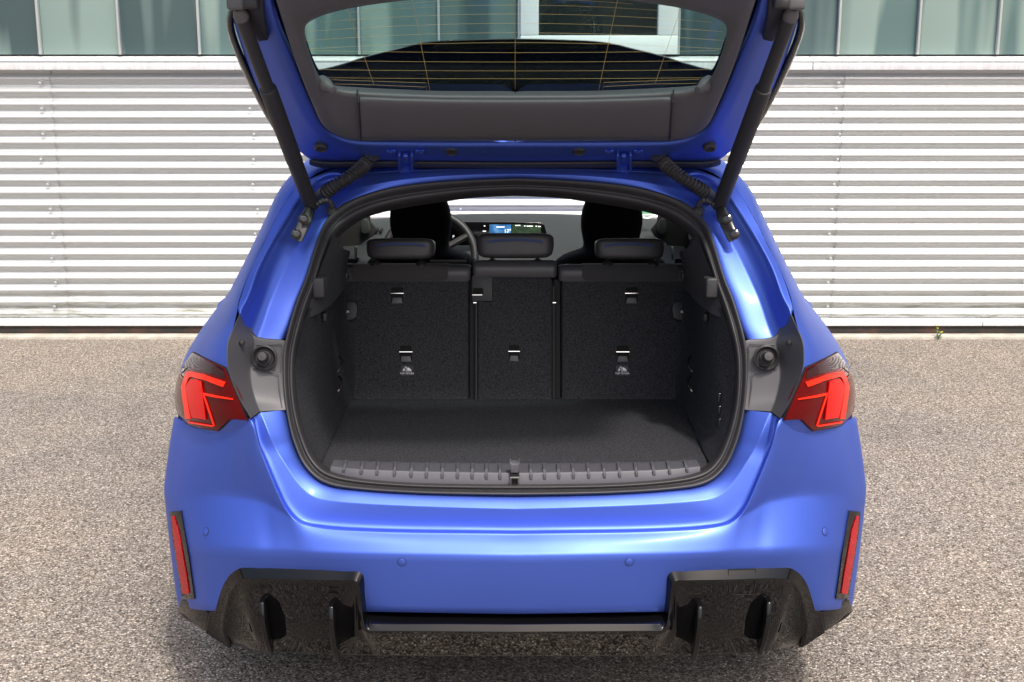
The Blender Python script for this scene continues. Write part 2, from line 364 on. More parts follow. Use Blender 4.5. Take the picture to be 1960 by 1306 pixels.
box('dark_room_backing', ((wx0 + wx1) / 2, WY + 1.2, (ZG0 + ZG1) / 2), (1.6, .05, 1.5), room_black, B, 0)  # backing sheet, the room's darkness is put into its colour
box('tube_lamp', (xc0 + .33, WY + .9, 2.13), (.035, .02, .09), mat('lit_tube_lamp', (.9, .8, .6), .5, emit=(1, .82, .5), es=1.6), B, .006, rot=Matrix.Rotation(R(8), 3, 'Y'))

# ------------------------------------------------------------------ car: outer hull
CAR = empty('parked_car', W(0, 2.2, 0), 'satin blue hatchback seen from behind with its tailgate open', 'car')
def yo(py): return float(np.interp(py, [341, 380, 422, 470, 537, 600, 652, 700, 785, 850, 888, 916, 930, 949], [.57, .52, .46, .40, .335, .285, .255, .235, .20, .175, .16, .145, .135, .12]))
def yl(py): return float(np.interp(py, [314, 340, 369, 403, 452, 516, 560, 600, 627, 706, 760, 803], [.62, .57, .51, .455, .39, .31, .26, .21, .185, .13, .115, .105]))
# quarter-panel edge (left), from under the tail light to the middle of the roof's rear edge
FE = [P(494, 880, .20), P(488, 840, .14), P(478, 803, .105), P(457, 762, .115), P(438, 715, .128), P(435, 660, .155), P(447, 627, .185), P(455, 592, .215), P(457, 574, .245), P(466, 550, .28), P(478, 518, .32), P(501, 472, .375), P(523, 427, .43), P(547, 383, .50), P(567, 357, .55), P(592, 342, .585)] + [W(-.50, .63, 1.388), W(-.34, .65, 1.402), W(-.17, .66, 1.41), W(0, .665, 1.413)]
CE = [W(-.85, .60, .64), W(-.885, .58, .72), W(-.905, .56, .76), W(-.905, .58, .82), W(-.892, .60, .88), W(-.870, .68, .93), W(-.845, .78, .975), W(-.815, .9, 1.02), W(-.80, .95, 1.045), W(-.785, .95, 1.075), W(-.765, 1.0, 1.115), W(-.735, 1.0, 1.18), W(-.70, 1.0, 1.25), W(-.662, 1.05, 1.315), W(-.63, 1.1, 1.36), W(-.59, 1.15, 1.40), W(-.50, 1.2, 1.428), W(-.34, 1.2, 1.445), W(-.17, 1.2, 1.452), W(0, 1.2, 1.455)]
rows = []; YEND = []
for a, c in zip(FE, CE):
    r = []; pw = 1.4 if c.z < 1.3 else 1.0
    for i in range(9):
        t = i / 8 * math.pi / 2; s_, k_ = math.sin(t) ** pw, 1 - math.cos(t) ** pw
        r.append(Vector((a.x + (c.x - a.x) * s_, a.y + (c.y - a.y) * k_, a.z + (c.z - a.z) * s_)))
    ye = 2.98 if c.z < 1.0 else 2.98 - (c.z - 1.0) / .455 * 1.05
    for i in range(1, 7):
        t = i / 6; y = (c.y - D0) + (ye - (c.y - D0)) * t
        narrow = .035 * t * t if c.z > 1 else .012 * t
        r.append(W(c.x * (1 - narrow), y, c.z - (.012 * t * t if c.z > 1.3 else 0)))
    rows.append(r)
hull_full = rows
def hull_rows(lo, hi, c0=0, c1=99): return [r[c0:c1] for r in rows[lo:hi]]
WIN = (8, 14, 8, 15)      # row / column window of the side glass
for sgn in (1, -1):
    mm = (lambda p: p) if sgn == 1 else mir
    vs, fs, ce = grid([[mm(p) for p in r] for r in rows]); n = len(rows[0])
    wf = [f for f in fs if WIN[0] <= f[0] // n < WIN[1] and WIN[2] <= f[0] % n < WIN[3]]
    rest = [f for f in fs if f not in set(wf)]
    q = mk('quarter_panel', vs, rest, paint, CAR, True, 2)
    g = mk('side_window', vs, wf, sw_glass, CAR, True, 0)
    # inner lining follows the shell 3 cm inside
    lv = [Vector((v.x * .955, v.y + .02, v.z - (.025 if v.z > 1.2 else 0))) for v in vs]
    ln = mk('roof_lining', lv, [f for f in rest if f[0] // n >= 6 and f[0] % n >= 1], dark, CAR, True, 1)
    if sgn == 1: HULL = q
hb = bvh_of(HULL)
# flank below the shoulder with wheel arches, and the front end
def flank(sgn):
    ys = sorted(set([.53 + .06 * i for i in range(60)] + [4.0]))
    ys = [y for y in ys if y <= 4.02]
    tops, mids, bots = [], [], []
    for y in ys:
        nx = max(0, (y - 3.0)) ** 2 * .16
        zb = .20
        for wy in (.84, 3.51):
            if abs(y - wy) < .365: zb = max(zb, .33 + math.sqrt(.365 ** 2 - (y - wy) ** 2))
        zt = .80
        X = .898 - nx
        tops.append(W(-X * sgn, y, zt)); mids.append([W(-(X - .006 + .012 * (1 - abs(k - .5) * 2)) * sgn, y, zt + (zb - zt) * k) for k in (.15, .35, .6, .85)]); bots.append(W(-(X - .02) * sgn, y, zb))
    rws = [tops] + [[m[i] for m in mids] for i in range(4)] + [bots, [Vector((b.x * .9, b.y, b.z)) for b in bots]]
    surf('side_panel', rws, paint, CAR, None, 1)
flank(1); flank(-1)
fr = []
for y, X, zt in ((2.98, .875, .95), (3.15, .865, .935), (3.5, .84, .905), (3.9, .78, .84), (4.2, .66, .75), (4.34, .45, .64)):
    h = [W(-X, y, .30 if y > 4 else .78), W(-X, y, .80 if y < 4 else .6), W(-X * .97, y, zt - .08), W(-X * .85, y, zt - .01), W(-X * .45, y, zt + .012), W(0, y, zt + .018)]
    fr.append(sym(crk(h, 3)))
fr.append([W(v.x * .9, 4.36, .45) for v in fr[-1]])
surf('bonnet', fr, paint, CAR, None, 1)
# windscreen between the A-pillars
le = [hull_full[i][-1] for i in range(8, 20)]
wrows = []
for a in le[:7]:
    x0 = abs(a.x) - .02
    wrows.append([Vector((-x0 * math.cos(t), a.y + .16 * math.sin(t), a.z)) for t in np.linspace(0, math.pi, 15)])
wrows.append([Vector((-abs(le[7].x) * math.cos(t), le[7].y - .02 + .10 * math.sin(t), le[7].z + .0 + .015 * math.sin(t))) for t in np.linspace(0, math.pi, 15)])
surf('windscreen', wrows, ws_glass, CAR, None, 1)
box('underbody', W(0, 2.2, .27), (1.55, 3.7, .12), dark, CAR, .02)
box('cabin_floor', W(0, 1.9, .42), (1.5, 2.2, .05), dark, CAR, .01)
box('boot_underfloor', W(0, .55, .52), (1.25, .72, .30), dark, CAR, .01)
for sx in (-1, 1):
    for wy in (.84, 3.51):
        c = W(sx * .775, wy, .33); ax = Vector((sx, 0, 0))
        t = lathe('wheel', [(.20, -.10), (.30, -.115), (.325, -.09), (.33, 0), (.325, .09), (.30, .112), (.235, .105), (.20, .09)], c, ax, rubber, CAR, 40)
        lathe('rim', [(.235, .09), (.228, .1), (.215, .06), (.06, .07), (.05, .085), (0, .085)], c, ax, alu, t, 30)
        for k in range(5):
            a = 2 * math.pi * k / 5; d = Vector((0, math.cos(a), math.sin(a))); e = Vector((0, -math.sin(a), math.cos(a)))
            prism('spoke', [c + ax * .088 + d * r_ + e * s_ for r_, s_ in ((.05, -.022), (.222, -.03), (.222, .03), (.05, .022))], ax * .012, alu, t, .004)
        box('wheel_house', W(sx * .70, wy, .42), (.22, .80, .60), dark, CAR, .02)

# ------------------------------------------------------------------ rear bumper
BC = [[W(-.895, .50, .735), W(-.908, .50, .62), W(-.906, .50, .58), W(-.90, .50, .47), W(-.895, .5, .40), W(-.885, .5, .27)],
 [(333,798,.46), (313,935,.40), (315,960,.395), (325,1050,.37), (331,1100,.36), (340,1160,.36)],
 [(356,808,.37), (330,957,.318), (332,978,.306), (340,1050,.275), (346,1100,.285), (356,1165,.29)],
 [(386,816,.28), (355,949,.268), (358,970,.252), (362,1051,.203), (368,1102,.215), (378,1168,.22)],
 [(420,822,.20), (395,946,.214), (398,968,.199), (400,1052,.136), (402,1105,.15), (408,1170,.165)],
 [(443,801,.165), (440,948,.172), (440,966,.159), (445,1053,.090), (447,1108,.10), (450,1172,.12)],
 [(481,803,.105), (478,953,.141), (478,971,.129), (490,1054,.062), (492,1110,.075), (494,1172,.09)],
 [(498,859,.10), (510,962,.115), (510,979,.105), (520,1055,.053), (522,1111,.063), (522,1172,.08)],
 [(518,910,.09), (528,974,.095), (528,988,.086), (540,1056,.046), (542,1111,.056), (542,1172,.07)],
 [(544,969,.075), (548,985,.074), (550,998,.068), (562,1057,.039), (562,1112,.05), (562,1172,.063)],
 [(562,993,.065), (564,997,.062), (568,1010,.055), (580,1058,.033), (580,1112,.045), (580,1172,.058)],
 [(600,1009,.055), (600,1011.5,.053), (602,1023,.044), (608,1059,.026), (608,1113,.038), (608,1172,.05)],
 [(719,1018,.045), (719,1020.5,.043), (719,1033,.03), (719,1061,.012), (719,1116,.02), (719,1172,.032)],
 [(900,1021,.040), (900,1023.5,.038), (900,1037,.024), (900,1063,.002), (900,1119,.006), (900,1175,.018)],
 [(986,1022,.040), (986,1024.5,.038), (986,1038,.023), (986,1064,0), (986,1120,.004), (986,1176,.016)]]
BC = [[(c[0], c[1], c[2] + (.035 if j == 5 else .012)) if 4 <= i_ <= 11 and j >= 4 and i_ > 4 else c for j, c in enumerate(col)] for i_, col in enumerate(BC)]
BC = [[c if isinstance(c, Vector) else P(*c) for c in col] for col in BC]
for c in BC: c[0].x = c[0].x
BC[-1] = [Vector((0, v.y, v.z)) for v in BC[-1]]
def brow(i): return sym(crk([c[i] for c in BC], 4))
B0, B1, B2, B3, B4, B5 = [brow(i) for i in range(6)]
def lerp(a, b, t, dy=0): return [p.lerp(q, t) + Vector((0, -dy * (p - q).length, 0)) for p, q in zip(a, b)]
B5b = [v + Vector((0, .012, -.004)) for v in B5]; B6 = [v + Vector((0, .07, .0)) for v in B5]
rin = [v + Vector((0, .012, -.003)) for v in B0]
bump_rows = [rin, B0, lerp(B0, B1, .33, .045), lerp(B0, B1, .7, .04), B1, B2, lerp(B2, B3, .5, 0), B3, B4, B5, B5b, B6]
BUMP = surf('rear_bumper', bump_rows, paint, CAR, {1: .88, 4: .45, 7: .9, 9: .7}, 2)
bb = bvh_of(BUMP)
# channel under the tailgate
CH = [[(547,785,.20), (499,790,.170), (484,800,.165), (481,803,.108)], [(556,830,.18), (515,830,.150), (494,846,.15), (490,845,.105)],
 [(562,850,.175), (528,859,.146), (503,868,.142), (498,859,.102)], [(579,888,.16), (544,885,.136), (516,897,.13), (510,892,.097)],
 [(604,916,.145), (572,927,.122), (533,936,.117), (527,930,.087)], [(632,930,.135), (600,951,.113), (551,971,.107), (544,969,.077)],
 [(684,937,.128), (650,960,.106), (577,998,.1), (570,1000,.064)], [(720,940,.126), (700,964,.103), (618,1007,.098), (610,1010.5,.056)],
 [(789,944,.123), (780,968,.10), (726,1014,.095), (719,1018.5,.047)], [(900,948,.12), (900,972,.097), (900,1017,.092), (900,1021.5,.042)], [(986,949,.12), (986,974,.096), (986,1018,.091), (986,1022.5,.042)]]
CH = [[P(*c) for c in col] for col in CH]; CH[-1] = [Vector((0, v.y, v.z)) for v in CH[-1]]
chr_ = [sym(crk([c[i] for c in CH], 4)) for i in range(4)]
surf('tailgate_channel', [[v + Vector((0, .03, .0)) for v in chr_[0]], chr_[0], lerp(chr_[0], chr_[1], .85), chr_[1], lerp(chr_[1], chr_[2], .15), chr_[2], lerp(chr_[2], chr_[3], .6), chr_[3], [v + Vector((0, .01, -.006)) for v in chr_[3]]], paint, CAR, {3: .5, 5: .3}, 2)

# ------------------------------------------------------------------ opening: seal, painted frame, gutter
SO = [(986,341), (905,344), (813,350), (744,360), (689,376), (652,394), (622,424), (604,468), (586,530), (568,575), (551,630), (543,668), (541,705), (543,750), (548,790), (556,830), (563,852), (579,888), (604,916), (632,930), (684,938), (789,945), (900,948), (986,949)]
SI = [(986,369), (905,373), (830,383), (767,393), (721,403), (689,415), (647,445), (628,478), (607,540), (590,588), (577,630), (568,670), (565,700), (565,740), (569,780), (577,815), (586,842), (600,873), (620,896), (648,908), (700,917), (789,924), (900,926.5), (986,927)]
so_ = [P(x, y, yo(y)) for x, y in SO]; si_ = [P(x, y, yo(SO[i][1]) + .022) for i, (x, y) in enumerate(SI)]
for l in (so_, si_): l[0].x = 0; l[-1].x = 0
so_ = crk(so_, 4); si_ = crk(si_, 4)
def loop(h): return list(h) + [mir(q) for q in reversed(h[1:-1])]
so_, si_ = loop(so_), loop(si_); nd = Vector((0, -.96, .28)); srows = []
for wv, hgt in ((-.10, -.02), (0, -.004), (.02, .004), (.10, .009), (.22, .011), (.34, .009), (.43, .002), (.50, .0005), (.56, .004), (.66, .010), (.78, .013), (.9, .010), (.98, .002), (1.02, -.008), (1.03, -.04)):
    srows.append([a.lerp(b, wv) + nd * hgt for a, b in zip(so_, si_)])
surf('door_seal', srows, rubber, CAR, None, 1, close=True)
TOPN = 24
SF = [P(x + (4 if y > 400 else 2), y + (5 if y < 400 else 0), yo(y) + .010) for x, y in ((541,650), (551,625), (568,575), (586,530), (604,468), (622,424), (652,394), (689,376), (744,360), (813,350), (905,344), (986,341))]
G1 = [P(491,652,.262), P(503,622,.285), P(519,574,.318), P(540,528,.358), P(563,482,.405), P(588,440,.455), P(622,398,.51), P(666,368,.55), P(730,350,.562), P(813,340,.570), P(905,335,.573), P(986,334,.574)]
G2 = [P(476,640,.255), P(486,612,.275), P(502,572,.305), P(521,522,.35), P(545,472,.405), P(571,428,.46), P(604,384,.525), P(645,356,.57), P(720,340,.578), P(813,333,.578), P(905,330,.580), P(986,328,.581)]
RG = [P(459,603,.205), P(462,593,.214), P(475,568,.24), P(493,516,.30), P(515,473,.355), P(541,430,.42), P(582,369,.51), P(620,345,.565), P(700,331,.592), P(800,326,.588), P(900,324,.588), P(986,323,.588)]
FL = [P(457,603,.212), P(456,590,.22), P(464,560,.262), P(480,516,.32), P(503,470,.378), P(527,422,.437), P(568,357,.552), P(600,340,.59)] + [W(-.46, .635, 1.388), W(-.32, .65, 1.40), W(-.16, .66, 1.408), W(0, .665, 1.411)]
for l in (SF, G1, G2, RG, FL): l[-1].x = 0
fr_ = [sym(crk(l, 4)) for l in (SF, G1, G2, RG, FL)]
surf('tailgate_aperture', [[v + Vector((0, .03, 0)) for v in fr_[0]], fr_[0], lerp(fr_[0], fr_[1], .9), fr_[1], lerp(fr_[1], fr_[2], .5), fr_[2], lerp(fr_[2], fr_[3], .55), lerp(fr_[2], fr_[3], .72, -.1), fr_[3], fr_[4]], paint, CAR, {8: .55, 9: .4, 3: .3}, 2)
# black plastic corner trims
TR = [[(460,601,.205), (464,606,.23), (470,612,.252), (476,616,.258)], [(448,627,.182), (477,632,.25), (484,641,.256), (492,645,.262)], [(436,657,.152), (487,655,.248), (510,654,.252), (549,654,.256)],
 [(434.5,680,.139), (481,686,.236), (510,688,.24), (547,690,.244)], [(436.5,707,.127), (479,720,.22), (510,722,.226), (547,725,.232)], [(457,762,.111), (487,762,.20), (515,764,.206), (549,766,.213)], [(480,801,.099), (497,788,.178), (520,786,.188), (552,785,.20)]]
for sgn in (1, -1):
    mm = (lambda p: p) if sgn == 1 else mir
    rws = [crk([mm(P(*c[i])) for c in TR], 4) for i in range(4)]
    o_in = [v + Vector((0, .012, 0)) + Vector((-.004 * sgn, 0, 0)) for v in rws[0]]
    T = surf('corner_trim', [o_in, rws[0], lerp(rws[0], rws[1], .06), lerp(rws[0], rws[1], .55), rws[1], lerp(rws[1], rws[2], .15), rws[2], rws[3]], cornerm, CAR, {1: .5, 4: .5}, 2)
    c = mm(P(506, 685, .225)); ax = Vector((0, -1, .12))
    lathe('buffer_cup', [(.030, -.006), (.031, .004), (.028, .006), (.025, .003), (.021, -.004), (0, -.005)], c + ax * .001, ax, plast, T)
    lathe('rubber_buffer', [(.016, -.006), (.0165, .004), (.0135, .006), (.0135, .010), (.012, .012), (.012, .026), (.010, .029), (0, .0295)], c, ax + Vector((0, 0, .25)), rubber, T)
    c2 = mm(P(464, 656, .192)); lathe('trim_clip', [(.007, -.004), (.007, .002), (.004, .004), (0, .004)], c2, Vector((.75 * sgn, -.65, .1)), plast, T, 14)
    # moulded step lines on the flat of the trim
    tube('moulded_edge', [mm(P(x, y, yy)) for x, y, yy in ((490,660,.244), (538,659,.247), (540,664,.247), (538,708,.228))], .0012, cornerm, T, 6)
    tube('moulded_edge', [mm(P(x, y, yy)) for x, y, yy in ((484,704,.222), (510,710,.223), (533,716,.225), (534,740,.218), (540,782,.199))], .0012, cornerm, T, 6)

# ------------------------------------------------------------------ tail lights
def plerp(pts, n):
    p = np.array(pts, float); Ls = np.concatenate([[0], np.cumsum(np.linalg.norm(np.diff(p, axis=0), axis=1))]); return [(np.interp(s_, Ls, p[:, 0]), np.interp(s_, Ls, p[:, 1])) for s_ in np.linspace(0, Ls[-1], n)]
TLt = plerp([(334,785), (336,760), (342,730), (356,699), (371,678)], 14) + plerp([(371,678), (402,692), (432,705)], 18)[1:]
TLb = plerp([(335,798), (338,801), (341,803), (345,805), (350,807)], 14) + plerp([(350,807), (386,817), (420,822), (443,800), (474,802)], 18)[1:]
def hullp(px, py, off):
    for k in range(200):
        c = cast(hb, px + (k + 1) // 2 * (.5 if k % 2 else -.5), py, off)
        if c and (c.y - D0) < .75: return c
    return None
def bumpp(px, py, off):
    for k in range(200):
        c = cast(bb, px + (k + 1) // 2 * (.5 if k % 2 else -.5), py, off)
        if c: return c
def patch2(name, top, bot, off, mt, parent, nv=10, sgn=1, skirt=.012, hit=None):
    rws = []
    for j in range(nv + 1):
        r = []
        for (a, b), (c, d) in zip(top, bot):
            p = (hit or hullp)(a + (c - a) * j / nv, b + (d - b) * j / nv, off); r.append(p if sgn == 1 else mir(p))
        rws.append(r)
    vs, fs, _ = grid(rws); n = len(top); m = len(rws)
    ring = [j for j in range(n)] + [i*n + n - 1 for i in range(1, m)] + [(m-1)*n + j for j in range(n-2, -1, -1)] + [i*n for i in range(m-2, 0, -1)]
    base = len(vs)
    back = Vector((.35 * sgn, .9, 0)) * skirt
    for k in ring: vs.append(vs[k] + back)
    for k in range(len(ring)): fs.append((ring[k], ring[(k+1) % len(ring)], base + (k+1) % len(ring), base + k))
    return mk(name, vs, fs, mt, parent, 'edge')
for sgn in (1, -1):
    gx, gy = 395, 755
    ex = lambda pts, k=1.035: [(gx + (x - gx) * k, gy + (y - gy) * k) for x, y in pts]
    GP = patch2('lamp_gap', ex(TLt), ex(TLb), .0035, hole, CAR, 8, sgn, .01)
    TL = patch2('tail_light', TLt, TLb, .006, redd, CAR, 10, sgn, .02)
    patch2('smoked_lens', plerp([(357,699), (371,680), (402,693), (431,705)], 12), plerp([(352,716), (366,703), (400,712), (435,724)], 12), .0075, smoke, TL, 4, sgn, .004)
    # bright light guides: outer hook, inner block, thin inner angle
    patch2('light_guide', plerp([(353,741), (362,714), (369,713), (400,719), (436,731)], 22), plerp([(361,741), (367,724), (372,722), (400,728), (432,740)], 22), .009, guide, TL, 2, sgn, .004)
    patch2('light_guide', plerp([(353,741), (361,800)], 14)[::-1], plerp([(361,741), (371,800)], 14)[::-1], .009, guide, TL, 2, sgn, .004)
    patch2('light_block', plerp([(362,742), (370,728), (381,727), (392,731)], 10), plerp([(374,797), (384,798), (392,799), (400,801)], 10), .010, redl, TL, 6, sgn, .004)
    patch2('light_guide', plerp([(392,751), (420,756), (450,762)], 10), plerp([(394,755), (420,760), (450,764)], 10), .009, guide, TL, 1, sgn, .003)
    patch2('light_guide', plerp([(395,756), (413,811)], 10), plerp([(398,757), (416,812)], 10), .009, guide, TL, 1, sgn, .003)
    patch2('light_guide', plerp([(366,804), (413,811)], 10), plerp([(366,807), (413,814)], 10), .009, guide, TL, 1, sgn, .003)

# ------------------------------------------------------------------ bumper fittings
def outline_on(bv, pts, off, sgn=1):
    r = []
    for x, y in pts:
        for k in range(60):
            p = cast(bv, x + k, y, off)
            if p: break
        r.append(p if sgn == 1 else mir(p))
    return r
for sgn in (1, -1):
    RF = patch2('reflector_housing', plerp([(328,980), (331,1020), (338,1060), (345,1105), (351,1147)], 20), plerp([(349,978), (356,1020), (363,1060), (369,1105), (375,1146)], 20), .004, gloss, CAR, 8, sgn, .02, bumpp)
    patch2('red_reflector', plerp([(332.5,988), (335,1015), (341,1060), (348,1100), (354.5,1136)], 18), plerp([(337,988), (346,1015), (354,1060), (361,1100), (366,1135)], 18), .0065, redr, RF, 5, sgn, .006, bumpp)
for i, (x, y) in enumerate([(769, 1076), (394, 1018)]):
    for sgn in (1, -1):
        p = cast(bb, x, y, 0); q = cast(bb, x + 4, y, 0); q2 = cast(bb, x, y + 4, 0); n = (q - p).cross(q2 - p).normalized()
        if n.y > 0: n = -n
        if sgn == -1: p = mir(p); n = mir(n)
        sn = lathe('parking_sensor', [(.0095, -.004), (.0095, .0012), (.0085, .0018), (0, .0020)], p, n, paint, BUMP, 28)
        lathe('sensor_ring', [(.0096, -.002), (.0096, .0010), (.0105, .0010), (.0105, -.002)], p, n, hole, BUMP, 28)

# ------------------------------------------------------------------ diffuser
DT = [[(393,1211,.215), (437,1240,.20), (443,1238,.215), (445,1236,.26)],
 [(400,1176,.19), (427,1205,.17), (434,1207,.185), (470,1240,.20)],
 [(415,1140,.165), (433,1163,.135), (441,1168,.15), (480,1243,.17)],
 [(429,1108,.14), (443,1131,.105), (450,1138,.115), (495,1246,.14)],
 [(450,1088,.112), (458,1113,.08), (463,1120,.088), (510,1248,.125)],
 [(471,1083,.098), (478,1108,.063), (480,1114,.07), (540,1250,.11)],
 [(579,1087,.048), (579,1110,.014), (579,1116,.018), (600,1252,.085)],
 [(660,1091,.030), (660,1111,-.004), (660,1117,.0), (660,1254,.072)],
 [(688,1092,.026), (681,1112,-.006), (676,1120,-.002), (680,1255,.07)],
 [(697,1099,.026), (687,1120,-.006), (680,1130,-.002), (692,1255,.069)],
 [(700,1140,.028), (691,1150,-.004), (684,1155,0), (702,1255,.068)],
 [(703,1180,.034), (696,1192,.000), (690,1200,.005), (715,1256,.067)],
 [(707,1194,.004), (706,1207,-.004), (706,1213,.0), (730,1256,.066)],
 [(730,1195,.003), (730,1208,-.005), (730,1214,.001), (760,1256,.065)],
 [(850,1195,-.001), (850,1209,-.010), (850,1214,-.005), (850,1257,.062)],
 [(986,1196,-.004), (986,1210,-.013), (986,1214,-.008), (986,1257,.06)]]
def by(px, py):
    for k in range(200):
        c = cast(bb, px + k * .5, min(py, 1166), 0)
        if c: return c.y - D0
NEWD = []
for k, col in enumerate(DT):
    (ax_, ay_, _), (bx_, by_, _), (cx_, cy_, _), dd = col
    if k < 11: a = by(ax_, ay_) + .004; NEWD.append([(ax_, ay_, a), (bx_, by_, a - .020), (cx_, cy_, a - .016), (dd[0], dd[1], dd[2])])
    else: NEWD.append(col)
DT = NEWD
DT = [[P(*c) for c in col] for col in DT]; DT[-1] = [Vector((0, v.y, v.z)) for v in DT[-1]]
MID = []
for k, col in enumerate(DT):
    a, b = col[2], col[3]
    if k < 4: MID.append(a.lerp(b, .75))
    elif k < 11: q = P({4: 488, 5: 520, 6: 585, 7: 655, 8: 673, 9: 679, 10: 685}[k], 1212, (a.y - D0) + {8: .018, 9: .010, 10: .0}.get(k, .024)); MID.append(q)
    else: MID.append(a.lerp(b, .1))
MID[-1].x = 0
dr = [sym(crk([c[i] for c in DT], 4)) for i in range(4)]; dmid = sym(crk(MID, 4))
d_in = [v + Vector((0, .045, .004)) for v in dr[0]]
under = [v + Vector((0, .04, -.006)) for v in dr[3]]; under2 = [v + Vector((0, .30, .03)) for v in dr[3]]
DIF = surf('rear_diffuser', [d_in, dr[0], lerp(dr[0], dr[1], .08), lerp(dr[0], dr[1], .92), dr[1], dr[2], lerp(dr[2], dmid, .08), dmid, lerp(dmid, dr[3], .9), dr[3], under, under2], gloss, CAR, {1: .5, 4: .55, 7: .6, 9: .5}, 2)
db = bvh_of(DIF)
def fin(px, py0, py1, ytip, thick, sgn):
    a = P(px, py0, ytip + .03); X = a.x; z0 = a.z; z1 = P(px + 8, py1, ytip + .05).z; h = z0 - z1
    prof = [(ytip + .045, z0 + .004), (ytip + .02, z0), (ytip + .004, z0 - .30 * h), (ytip + .010, z0 - .62 * h), (ytip + .034, z1), (ytip + .050, z1 + .002), (ytip + .080, z0 - .72 * h), (ytip + .05, z0 - .2 * h)]
    prism('diffuser_fin', [W((X + (.012 * (z0 - z) / h if px < 600 else .008 * (z0 - z) / h)) * sgn, y, z) for y, z in prof], Vector((thick * sgn, 0, 0)), gloss, DIF, .003)
for sgn in (1, -1):
    fin(497, 1150, 1249, .036, .012, sgn); fin(629, 1158, 1262, -.010, .012, sgn)
    a = P(893, 1214, .0)
    prism('diffuser_rib', [W((a.x - .018 + .036 * k) * sgn, y, z) for k, (y, z) in enumerate([(.005, a.z)] )] + [W((a.x + .018) * sgn, .005, a.z), W((a.x + .018) * sgn, .055, a.z - .075), W((a.x - .018) * sgn, .055, a.z - .075)], Vector((0, .06, 0)), gloss, DIF, .003)
    # sharp lower corner wing under the reflector
    o_ = [P(345,1147,.30), P(373,1150,.235), P(388,1162,.20), P(400,1174,.175), P(393,1211,.205), P(370,1197,.25), P(352,1186,.29), P(337,1171,.34)]
    prism('corner_blade', [(p if sgn == 1 else mir(p)) for p in o_], Vector((.05 * sgn, .12, -.01)), gloss, CAR, .006, 3)
    o_ = [P(424,1208,.19), P(457,1203,.205), P(459,1222,.21), P(440,1240,.198)]
    prism('diffuser_foot', [(p if sgn == 1 else mir(p)) for p in o_], Vector((.0, .10, .01)), gloss, DIF, .004)
tow = [(1394,1091), (1446,1090), (1446,1112), (1443,1133), (1438,1137), (1402,1138), (1396,1134), (1394,1112)]
pts = [cast(db, x, y, .0012) for x, y in tow]
tube('tow_eye_cover_joint', pts + [pts[0]], .0011, hole, DIF, 6)

# ------------------------------------------------------------------ boot
FZ = .699
SEAT = Plane(.84, FZ, .33, 1.0)
sn = SEAT.n
fl = []
for k in range(9):
    t = k / 8; z = FZ - (.010 if k == 0 else 0); y = .175 + (.86 - .175) * t; hw = .49 - .004 * t
    fl.append([W(x, y, z) for x in np.linspace(-hw, hw, 20)])
FLO = surf('boot_floor', fl, carpet, CAR, None, 0)
cols = [[(608,892,.19), (586,842,.20), (569,780,.23), (565,740,.245), (566,690,.262), (580,622,.30), (594,586,.33)],
        [(618,880,.25), (600,842,.27), (588,780,.29), (584,735,.30), (583,690,.315), (592,640,.34), (604,596,.37)],
        [(624,868,.31), (612,830,.33), (607,775,.345), (605,735,.35), (604,690,.36), (608,640,.385), (612,597,.41)],
        [(640,830,.45), (634,800,.46), (630,755,.47), (627,710,.48), (626,670,.49), (628,620,.50), (630,580,.52)],
        [(668,766,.835), (665,740,.845), (660,700,.86), (656,670,.872), (652,640,.885), (650,600,.90), (652,560,.915)],
        [(690,766,.86), (690,740,.87), (690,700,.88), (690,670,.895), (690,640,.91), (690,600,.925), (690,560,.94)]]
for sgn in (1, -1):
    mm = (lambda p: p) if sgn == 1 else mir
    rws = [crk([mm(P(*c)) for c in col], 3) for col in cols]
    SW = surf('boot_side_lining', rws, carpet, CAR, None, 2)
    # grained shelf support above the carpet
    cs = [[(588,612,.325), (596,560,.345), (611,520,.36), (628,475,.40), (640,446,.43)], [(618,597,.37), (622,560,.39), (632,522,.42), (640,500,.44), (650,470,.47)], [(640,578,.46), (642,552,.47), (648,522,.49), (652,503,.51), (662,480,.55)], [(664,548,.80), (664,536,.81), (664,520,.83), (664,508,.85), (672,480,.90)]]
    rws = [crk([mm(P(*c)) for c in col], 3) for col in cs]
    SH = surf('shelf_support', rws, shelfm, CAR, None, 2)
    q = mm(P(612, 549, .366)); box('shelf_peg_block', q, (.030, .05, .05), shelfm, SH, .006, 3)
    q = mm(P(660, 528, .80)); box('shelf_pivot', q, (.022, .03, .022), plast, SH, .004)
    # bag hook, lashing loops
    q = mm(P(622, 606, .44)); box('bag_hook', q, (.012, .03, .022), plast, SW, .004)
    for py in (697, 735): 
        q = mm(P(645, py, .58 if py < 700 else .57)); tube('lashing_loop', [q + Vector((.004*sgn, .02, .016)), q + Vector((.012*sgn, .01, .008)), q + Vector((.012*sgn, -.008, -.008)), q + Vector((.004*sgn, -.014, -.018))], .0035, bmetal, SW, 8)
    o_ = [(648,577), (676,575), (683,580), (685,592), (683,608), (676,613), (650,617)]
    HB = prism('release_handle_plate', [mm(SEAT(x, y, .032)) for x, y in o_], sn * -.016, plast, CAR, .005, 3)
    prism('release_lever', [mm(SEAT(x, y, .038)) for x, y in ((652,590), (668,592), (670,600), (652,604))], sn * -.006, bmetal, HB, .002)
# 12 V outlet on the right side wall
q = mir(P(586, 785, .30))
for dz in (.03, .0, -.03): box('power_socket', q + Vector((-.012, dz * .3, dz)), (.008, .012, .024), bmetal, SW, .002)
